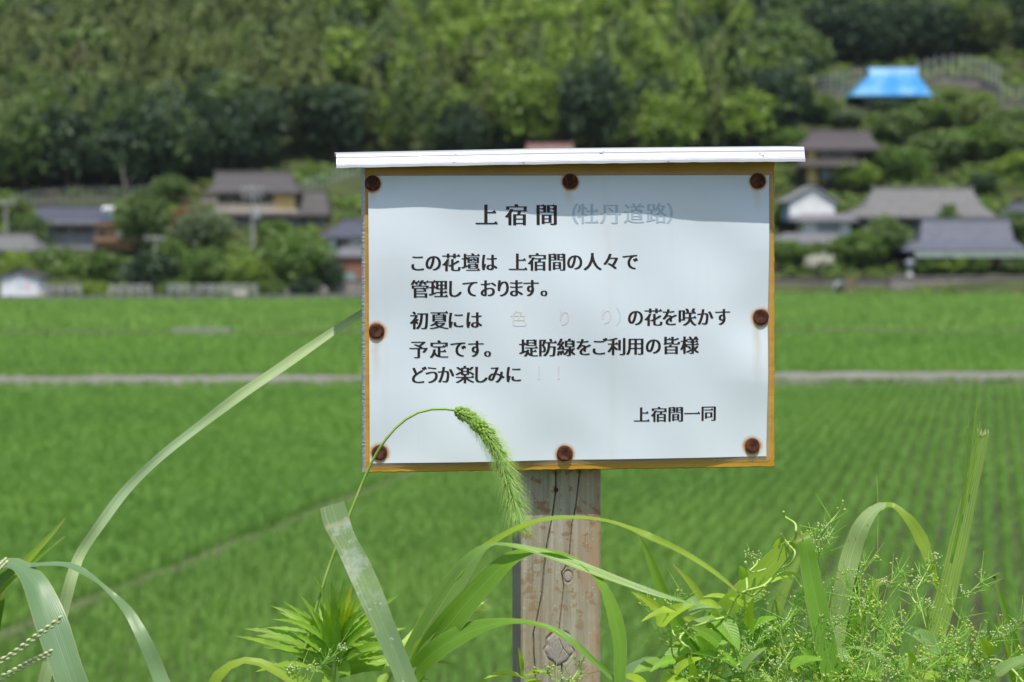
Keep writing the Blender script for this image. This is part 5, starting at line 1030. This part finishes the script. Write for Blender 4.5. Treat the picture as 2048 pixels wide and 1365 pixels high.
GLV = [((672, 1290), (627, 1150), 14, 0), ((674, 1285), (690, 1152), 15, 0), ((673, 1290), (668, 1172), 13, 0), ((676, 1288), (713, 1196), 13, 1), ((678, 1292), (728, 1220), 16, 0), ((672, 1300), (652, 1200), 14, 0), ((670, 1300), (640, 1205), 15, 0), ((680, 1300), (797, 1190), 20, 0), ((667, 1312), (558, 1224), 22, 0), ((664, 1325), (512, 1272), 24, 0),
       ((664, 1335), (488, 1258), 18, 0), ((664, 1345), (470, 1272), 18, 0), ((668, 1340), (548, 1292), 16, 0), ((682, 1318), (812, 1256), 24, 0), ((684, 1325), (800, 1292), 22, 0), ((682, 1338), (782, 1312), 20, 0), ((682, 1348), (905, 1328), 22, 0), ((678, 1356), (860, 1362), 20, 0), ((668, 1352), (508, 1345), 20, 0), ((668, 1310), (600, 1190), 18, 0),
       ((672, 1278), (662, 1195), 10, 1), ((675, 1278), (682, 1190), 10, 1), ((676, 1280), (700, 1205), 10, 1), ((673, 1282), (648, 1218), 10, 1), ((677, 1284), (712, 1226), 11, 1), ((674, 1282), (690, 1212), 9, 1), ((673, 1284), (672, 1206), 9, 1), ((680, 1310), (760, 1230), 18, 0), ((666, 1318), (590, 1270), 18, 0), ((668, 1345), (640, 1395), 22, 0), ((680, 1330), (700, 1352), 26, 0)]
for k in range(22):
    a = math.pi * (k + .5) / 22; L_ = rs.uniform(95, 165); GLV.append(((673 + rs.uniform(-5, 5), 1305 + rs.uniform(-22, 30)), (673 + math.cos(a) * L_, 1305 - math.sin(a) * L_ * .95), rs.uniform(11, 17), 1 if .9 < a < 2.2 and rs.random() < .6 else 0))
for b_, t_, w, yl in GLV: dd = rs.uniform(-.035, .03); leaf(e, b_, t_, 1.44, 1.44 + dd, w * 1.12, L_goldy if yl else L_gold, rs.uniform(.04, .14) if abs(t_[0] - b_[0]) > 40 else .02, rs.uniform(0, 14) if abs(t_[0] - b_[0]) < 45 else rs.uniform(15, 55), .40, .35, 'lance', 44)
# little shoots at the foot of the post
e, bs = plant('weed_shoot', 1050, 1.42, 'small yellow-green shoot in front of the foot of the post', 'weed')
part('stem', *tube(catmull([tuple(at(1048, 1345, 1.42)), tuple(at(1052, 1400, 1.42)), tuple(bs)], 10), .0009, 6), M_stem, e)
for b_, t_, w in (((1046, 1352), (1036, 1295), 12), ((1050, 1352), (1108, 1352), 12), ((1048, 1356), (968, 1358), 13), ((1050, 1364), (1090, 1372), 14), ((1046, 1345), (1042, 1310), 8)): leaf(e, b_, t_, 1.42, 1.41, w, L_vlime, .12, 35, .3, .3)
# right-hand grasses
e, bs = plant('reed_grass', 1400, 1.45, 'upright tapering green blade right of the post, tip touching an arching blade')
blade(e, [(1275, 1066, 1.44, 2, 0), (1290, 1095, 1.44, 10, 0), (1312, 1150, 1.44, 19, 0), (1338, 1215, 1.44, 26, 0), (1366, 1270, 1.44, 32, 5), (1395, 1330, 1.45, 32, 5), (1410, 1395, 1.45, 30, 0)], G_mid, bs, .3, 50)
blade(e, [(1345, 1128, 1.46, 2, 20), (1375, 1160, 1.46, 12, 25), (1400, 1195, 1.46, 16, 25), (1430, 1240, 1.46, 16, 15), (1440, 1300, 1.46, 16, 0), (1430, 1395, 1.46, 16, 0)], G_lime, bs, .3, 40)
e, bs = plant('reed_grass', 1470, 1.42, 'folded grass with one broad blade rising to a kink and dropping dark green')
blade(e, [(1690, 1420, 1.37, 44, 0), (1664, 1345, 1.375, 44, 0), (1645, 1260, 1.38, 42, 0), (1630, 1190, 1.385, 40, 0), (1618, 1130, 1.39, 36, 4), (1611, 1094, 1.391, 33, 8), (1607, 1079, 1.392, 30, 25), (1600, 1076, 1.394, 26, 45)][::-1], G_mid, None, .2, 50)
blade(e, [(1607, 1074, 1.392, 12, 40), (1592, 1084, 1.396, 26, 45), (1560, 1112, 1.40, 42, 38), (1520, 1152, 1.405, 50, 34), (1475, 1196, 1.41, 46, 30), (1435, 1245, 1.42, 38, 20), (1420, 1320, 1.42, 32, 0), (1430, 1400, 1.42, 30, 0)], G_lime, bs, .16, 60)
blade(e, [(1602, 1108, 1.43, 3, 10), (1590, 1130, 1.43, 18, 10), (1572, 1170, 1.43, 20, 5), (1552, 1230, 1.43, 22, 0), (1545, 1300, 1.43, 22, 0), (1540, 1395, 1.43, 20, 0)], G_red, bs, .3, 40)
e, bs = plant('reed_grass', 1655, 1.46, 'arched grass blade with pale midrib and rust-speckled crown, far right')
blade(e, [(1880, 1185, 1.43, 6, 0), (1872, 1165, 1.43, 12, 0), (1858, 1120, 1.435, 19, 8), (1838, 1072, 1.44, 27, 24), (1812, 1035, 1.44, 24, 45), (1784, 1012, 1.445, 18, 58), (1772, 1012, 1.447, 20, 56)], G_lime, None, .2, 40)
blade(e, [(1790, 1013, 1.444, 14, 56), (1778, 1012, 1.446, 18, 56), (1755, 1018, 1.45, 26, 46), (1728, 1048, 1.45, 36, 26), (1706, 1100, 1.455, 38, 8), (1690, 1160, 1.455, 38, 0), (1676, 1240, 1.46, 38, 0), (1664, 1330, 1.46, 36, 0), (1655, 1400, 1.46, 34, 0)], G_arch, bs, .2, 80)
blade(e, [(1775, 1160, 1.45, 14, 40), (1755, 1165, 1.45, 20, 40), (1738, 1195, 1.45, 18, 20), (1722, 1240, 1.45, 14, 0), (1708, 1310, 1.45, 14, 0), (1690, 1400, 1.46, 14, 0)], G_lime, bs, .3, 40)
blade(e, [(1716, 1120, 1.47, 3, 0), (1712, 1160, 1.47, 14, 0), (1704, 1240, 1.47, 22, 0), (1690, 1330, 1.47, 26, 0), (1675, 1400, 1.47, 24, 0)], G_mid, bs, .3, 30)
part('dry_stalk', *tube(catmull([tuple(at(1753, 952, 1.47)), tuple(at(1756, 1010, 1.47)), tuple(at(1755, 1080, 1.47)), tuple(at(1757, 1160, 1.47)), tuple(at(1745, 1380, 1.47)), tuple(bs)], 40), [.0003] * 6 + [.0006] * 34, 6), M_stem, e)
e, bs = plant('reed_grass', 1830, 1.45, 'stiff upright ribbed blade with a frayed cut top, far right')
blade(e, [(1968, 864, 1.45, 20, 0), (1962, 890, 1.45, 23, 0), (1948, 950, 1.45, 27, 0), (1930, 1030, 1.45, 32, 0), (1912, 1110, 1.45, 36, 0), (1893, 1190, 1.45, 40, 0), (1870, 1265, 1.45, 42, 0), (1845, 1330, 1.45, 40, 0), (1825, 1400, 1.45, 36, 0)], G_rib, bs, .30, 70)
for pts, w in ([((1936, 852), (1934, 900), (1931, 960), (1920, 1040), (1905, 1110)), 5], [((1957, 800), (1951, 830), (1946, 880), (1938, 950), (1926, 1030)), 2.2], [((1961, 842), (1957, 870), (1950, 920), (1940, 990)), 3], [((1933, 820), (1938, 838), (1935, 856)), 1.6]): blade(e, [(a, c, 1.447, w, 0) for a, c in pts], G_lime if w < 4 else G_mid, None, .2, 24, name='torn_strand')
for k in range(7): p = at(1957 + k * 3.4, 866 - rs.uniform(0, 7), 1.449); part('frayed_end', *tube([p + Vector((0, 0, -.003)), p + Vector((rs.uniform(-.001, .001), 0, .0015))], [.0004, .0001], 4), M_seed, e)
e, bs = plant('reed_grass', 2075, 1.46, 'thin broken stalk with a dark insect-like tip at the right edge')
blade(e, [(1990, 1154, 1.45, 6, 0), (2000, 1190, 1.45, 9, 0), (2014, 1235, 1.45, 14, 0), (2030, 1290, 1.45, 20, 0), (2044, 1350, 1.45, 22, 0), (2055, 1400, 1.45, 22, 0)], G_mid, bs, .3, 40); q = at(1989, 1154, 1.449); part('dark_tip', *ellipsoid(q, (.8, 0, .5), (.0016, .001)), M_dark, e)
blade(e, [(1994, 1225, 1.46, 3, 0), (2004, 1255, 1.46, 8, 0), (2018, 1310, 1.46, 12, 0), (2032, 1400, 1.46, 12, 0)], G_lime, bs, .3, 30)
e, bs = plant('reed_grass', 1290, 1.44, 'low dark blade curling at the bottom edge just right of the post')
blade(e, [(1395, 1400, 1.41, 22, 0), (1372, 1352, 1.41, 24, 10), (1345, 1330, 1.41, 22, 30), (1310, 1322, 1.415, 22, 50), (1280, 1328, 1.42, 24, 40), (1255, 1350, 1.42, 26, 10), (1245, 1400, 1.42, 24, 0)], G_blue, bs, .2, 40)
# bindweed
e, bs = plant('bindweed', 1470, 1.41, 'bindweed vine with arrow-shaped leaves twining round the folded blade', 'vine'); rs = random.Random(77)
def vstem(pts, r, d=1.39, mat=None, nm='vine_stem', ground_=False):
    C = [tuple(at(a, c, d + .01 * math.sin(i * 1.7))) for i, (a, c) in enumerate(pts)]
    if ground_: C.append(tuple(bs))
    part(nm, *tube(catmull(C, 12 * len(C)), r, 6), mat or M_stem_y, e, smooth=True)
vstem([(1567, 1024), (1570, 1034), (1590, 1048), (1592, 1062), (1588, 1080), (1576, 1086), (1590, 1106), (1584, 1124), (1556, 1142), (1532, 1168), (1500, 1180), (1488, 1184), (1508, 1190), (1530, 1172)], .0008)
vstem([(1491, 1124), (1492, 1150), (1494, 1182), (1486, 1184), (1470, 1200), (1455, 1230), (1430, 1240), (1400, 1250), (1372, 1262), (1360, 1275), (1368, 1290), (1380, 1300), (1385, 1390)], .0009, ground_=True)
vstem([(1508, 1116), (1514, 1120), (1512, 1130), (1500, 1142), (1512, 1144), (1532, 1138)], .0006, nm='tendril'); vstem([(1330, 1200), (1342, 1250), (1350, 1272), (1362, 1268)], .0006, nm='tendril'); vstem([(1562, 1068), (1570, 1080), (1578, 1090)], .0005, nm='tendril')
vstem([(1404, 1300), (1398, 1316), (1388, 1324), (1400, 1400)], .0007, nm='tendril'); vstem([(1980, 1320), (2000, 1322), (2025, 1340), (2050, 1370), (2070, 1400)], .0009, 1.40, nm='vine_stem')
VL = [((1494, 1192), (1545, 1290), 44, L_grey, 'arrow', 20), ((1440, 1240), (1478, 1300), 46, L_vine, 'arrow', 25), ((1400, 1205), (1366, 1214), 26, L_grey, 'ovate', 30), ((1470, 1203), (1405, 1195), 16, L_vlime, 'lance', 50), ((1438, 1216), (1398, 1206), 18, L_vlime, 'lance', 40), ((1386, 1290), (1320, 1330), 40, L_vine, 'ovate', 30), ((1395, 1306), (1345, 1286), 18, L_vlime, 'lance', 40),
      ((1345, 1250), (1262, 1184), 20, L_vlime, 'lance', 15), ((1488, 1158), (1478, 1132), 22, L_vine, 'ovate', 10), ((1552, 1100), (1562, 1076), 16, L_vlime, 'ovate', 20), ((1598, 1150), (1542, 1166), 18, L_vlime, 'lance', 50), ((1450, 1215), (1420, 1245), 30, L_vine, 'ovate', 20), ((1580, 1335), (1645, 1320), 34, L_vine, 'ovate', 50), ((1470, 1355), (1500, 1395), 40, L_vine, 'arrow', 10), ((1300, 1380), (1240, 1352), 28, L_vlime, 'lance', 50),
      ((1402, 1345), (1350, 1355), 30, L_grey, 'ovate', 50), ((1540, 1400), (1475, 1352), 36, L_vine, 'ovate', 40), ((1720, 1400), (1640, 1352), 34, L_vlime, 'lance', 45), ((1760, 1350), (1690, 1368), 30, L_vine, 'lance', 50), ((1752, 1352), (1862, 1316), 28, L_grey, 'lance', 40), ((1440, 1290), (1380, 1255), 30, L_vine, 'arrow', 30), ((1520, 1330), (1560, 1390), 36, L_grey, 'arrow', 20),
      ((1990, 1312), (1978, 1238), 36, L_grey, 'ovate', 5), ((1980, 1312), (1958, 1276), 30, L_vlime, 'ovate', 15), ((1640, 1345), (1600, 1300), 26, L_vine, 'ovate', 30), ((1350, 1320), (1300, 1345), 26, L_vine, 'ovate', 40)]
rv = random.Random(5)
for k in range(46):
    bx = rv.uniform(1310, 1580) if k < 30 else rv.uniform(1580, 2030); by = rv.uniform(1215, 1375) if k < 30 else rv.uniform(1300, 1385); a = rv.uniform(-.5, 3.6); L_ = rv.uniform(45, 105)
    VL.append(((bx, by), (bx + math.cos(a) * L_, by - math.sin(a) * L_ * .7), rv.uniform(20, 42), rv.choice((L_vine, L_vlime, L_vlime, L_grey)), rv.choice(('ovate', 'lance', 'ovate', 'arrow')), rv.uniform(25, 65)))
for b_, t_, w, mt, sh, ti in VL:
    d0 = 1.37 + rs.uniform(0, .07); leaf(e, b_, t_, d0, d0 - .012, w, mt, .08, ti, 0, .28, sh, 26)
    if sh == 'arrow':
        bx, by = b_; tx, ty = t_; L = math.hypot(tx - bx, ty - by); ux, uy = (tx - bx) / L, (ty - by) / L
        for s in (-1, 1): leaf(e, (bx + ux * L * .1, by + uy * L * .1), (bx - ux * L * .16 - uy * s * w * .42, by - uy * L * .16 + ux * s * w * .42), d0, d0, w * .42, mt, 0, ti, 0, .2, 'lance', 12, name='leaf_lobe')
# feathery umbel weeds
M_thread = simpleleaf('thread_leaf', (.44, .68, .14), (.58, .78, .26), .5, 60); M_fruit = simpleleaf('green_fruit', (.46, .58, .10), (.60, .68, .18), .35, 120); M_fruit_y = simpleleaf('ripening_fruit', (.55, .48, .14), (.58, .55, .20), .25, 120); M_flower = simpleleaf('white_floret', (.55, .64, .34), (.72, .76, .52), .35, 200)
ICO = None
def ball(c, r):
    c = Vector(c); V = [c + Vector(p) * r for p in ((0, 0, 1), (.89, 0, .45), (.28, .85, .45), (-.72, .53, .45), (-.72, -.53, .45), (.28, -.85, .45), (.72, .53, -.45), (-.28, .85, -.45), (-.89, 0, -.45), (-.28, -.85, -.45), (.72, -.53, -.45), (0, 0, -1))]
    F = [(0, 1, 2), (0, 2, 3), (0, 3, 4), (0, 4, 5), (0, 5, 1), (1, 6, 2), (2, 7, 3), (3, 8, 4), (4, 9, 5), (5, 10, 1), (6, 7, 2), (7, 8, 3), (8, 9, 4), (9, 10, 5), (10, 6, 1), (11, 7, 6), (11, 8, 7), (11, 9, 8), (11, 10, 9), (11, 6, 10)]; return V, F
def umbel_weed(top, root, d, seed, lab, ripe=.2, dens=1.0, group='feathery weeds right of the post'):
    rs = random.Random(seed); p1 = at(top[0], top[1], d); r_ = at(root[0], root[1], d); bs = Vector((r_.x, r_.y + rs.uniform(-.03, .03), GZ)); e = empty('umbel_weed', bs, lab, 'weed', group)
    A = [Vector(p) for p in catmull([tuple(p1), tuple(p1.lerp(r_, .5) + Vector((rs.uniform(-.008, .008), rs.uniform(-.01, .01), 0))), tuple(r_), tuple(bs)], 40)]
    st, th, fr, fy, fl = [tube(A, list(np.linspace(.0004, .0016, 40)), 5)], [], [], [], []
    def thread(o, d_, L):
        d_ = d_.normalized(); k = Vector((rs.uniform(-.3, .3), rs.uniform(-.3, .3), rs.uniform(-.2, .3))); th.append(tube([o, o + d_ * L * .5 + k * L * .12, o + d_ * L + k * L * .3], [.00034, .00030, .00014], 3, False))
    def umbel(o, d_, rip):
        d_ = d_.normalized(); n = rs.randint(4, 7); L = rs.uniform(.005, .011); kind = 'f' if rip < .22 else ('g' if rip < .80 else 'y')
        for k in range(n):
            q = (d_ + Vector((rs.gauss(0, .6), rs.gauss(0, .6), rs.gauss(0, .45)))).normalized(); t = o + q * L * rs.uniform(.6, 1.1); th.append(tube([o, t], [.00018, .00015], 3, False))
            if kind == 'f':
                for _ in range(2): fl.append(ball(t + Vector((rs.gauss(0, .0007), rs.gauss(0, .0007), rs.gauss(0, .0007))), rs.uniform(.00045, .0008)))
            elif kind == 'g': fr.append(ball(t, rs.uniform(.0007, .0012)))
            else: fy.append(ball(t, rs.uniform(.0008, .0013)))
    Ls = (A[0] - A[26]).length; nbr = int(11 * dens)
    for k in range(nbr):
        i = int(rs.uniform(0, 27) if k > 2 else k); o = A[i]; ax = (A[max(0, i - 1)] - A[i + 1]).normalized(); a = k * 2.4 + rs.uniform(-.4, .4); out_ = Vector((math.cos(a), math.sin(a) * .8, 0)); L = rs.uniform(.018, .045) * (.5 + i / 26)
        d_ = (ax * .8 + out_ * .9).normalized(); m_ = o + d_ * L * .5 + VZ * L * .08; t = o + d_ * L + VZ * L * .2; st.append(tube([o, m_, t], [.0006, .0005, .0003], 4, False))
        rip = rs.random() * .75 + (ripe if i > 12 else 0)
        for _ in range(rs.randint(1, 2)): umbel(t, (t - m_) + Vector((rs.gauss(0, .4), rs.gauss(0, .4), rs.gauss(0, .3))) * L * .8, rip)
        if rs.random() < .25: umbel(m_, d_ + Vector((rs.gauss(0, .8), rs.gauss(0, .8), .2)), rip)
        for _ in range(rs.randint(6, 10)): thread(o.lerp(t, rs.uniform(0, 1)), d_ * .6 + ax * .5 + Vector((rs.gauss(0, .7), rs.gauss(0, .7), rs.gauss(0, .5))), rs.uniform(.008, .024))
    for k in range(int(32 * dens)): i = rs.randint(0, 30); a = rs.uniform(0, 6.28); thread(A[i], Vector((math.cos(a), math.sin(a), rs.uniform(.1, 1.0))), rs.uniform(.012, .034))
    umbel(A[0], A[0] - A[2], .1); umbel(A[0], A[0] - A[2], .1)
    for nm, l, mt in (('stem', st, M_stem_y if seed % 3 else M_stem), ('thread_leaves', th, M_thread), ('green_fruit', fr, M_fruit), ('ripening_fruit', fy, M_fruit_y), ('florets', fl, M_flower)):
        if l: o = part(nm, *join(*l), mt, e, smooth=nm != 'stem'); o['kind'] = 'stuff' if nm != 'stem' else 'thing'
UW = [((1640, 1066), (1628, 1400), 1.43, 'tallest feathery weed, its tip beside the kinked blade'), ((1338, 1226), (1372, 1400), 1.41, 'feathery weed nearest the post, leaning left'), ((1478, 1236), (1470, 1400), 1.42, None), ((1528, 1176), (1520, 1400), 1.44, None), ((1715, 1156), (1705, 1400), 1.42, None), ((1772, 1176), (1752, 1400), 1.43, None), ((1832, 1180), (1838, 1400), 1.42, 'feathery weed with a straight dark stem between the arched and the cut blade'), ((1928, 1196), (1890, 1400), 1.41, None), ((2022, 1268), (2030, 1400), 1.42, 'feathery weed at the right picture edge under the thin stalk'), ((1800, 1258), (1802, 1400), 1.39, None), ((1880, 1310), (1872, 1420), 1.38, None), ((1940, 1318), (1950, 1420), 1.40, None), ((1560, 1262), (1575, 1400), 1.40, None), ((1610, 1278), (1612, 1410), 1.39, None), ((1670, 1250), (1665, 1400), 1.41, None), ((1430, 1290), (1424, 1410), 1.40, None), ((1990, 1345), (1985, 1430), 1.39, None), ((1500, 1300), (1500, 1420), 1.39, None), ((1740, 1320), (1735, 1430), 1.38, None), ((1845, 1345), (1850, 1440), 1.37, None), ((1690, 1335), (1690, 1440), 1.37, None), ((1555, 1340), (1552, 1440), 1.38, None), ((1910, 1350), (1915, 1440), 1.37, None), ((628, 1345), (630, 1440), 1.40, 'small feathery weed tucked into the serrated rosette'), ((1135, 1372), (1140, 1430), 1.41, 'tiny feathery weed tip at the foot of the post'), ((1790, 1352), (1792, 1440), 1.38, None), ((1640, 1352), (1640, 1440), 1.38, None), ((1465, 1345), (1462, 1440), 1.39, None), ((1400, 1350), (1402, 1440), 1.38, None), ((1720, 1290), (1716, 1430), 1.43, None), ((1965, 1290), (1960, 1430), 1.43, None), ((1585, 1320), (1590, 1430), 1.42, None)]
for i, (t_, r_, d_, lab) in enumerate(UW): umbel_weed(t_, r_, d_, 100 + i, lab or 'fine feathery weed with tiny round fruits in the tangle right of the post', ripe=.25, dens=.3 if t_[0] < 1200 else 1.0)
# short grass covering the levee top (below the frame)
rg = np.random.default_rng(3); n = 14000; P = np.stack([rg.uniform(-3.5, 3.5, n), rg.uniform(-.6, 2.6, n), np.full(n, GZ - .01)], 1); P[:, 2] -= np.clip(P[:, 1] - 2.1, 0, 1) * .4; P = P[(np.abs(P[:, 0]) > .25) | (P[:, 1] > .5)]
o = rice('levee_grass', P, 3, .13, .10, .006, (.07, .15, .03), 9); tag(o, 'short grass on the levee top around the post', 'grass', kind='stuff')

# ------------------------------------------------------------------ summer haze over the valley
m = bpy.data.materials.new('summer_haze'); m.use_nodes = True; nt = m.node_tree; nt.nodes.remove(nt.nodes['Principled BSDF'])
pv = node(nt, 'ShaderNodeVolumePrincipled', {'Color': (.86, .93, 1.0, 1), 'Density': .00009, 'Anisotropy': .3}); nt.links.new(pv.outputs[0], nt.nodes['Material Output'].inputs['Volume'])
o = obj('haze', mesh_from('haze', *box(-320, 320, -40, 440, -1.6, 135), [m])); tag(o, 'thin summer haze filling the valley', 'haze', kind='stuff')
SC.cycles.volume_bounces = 0
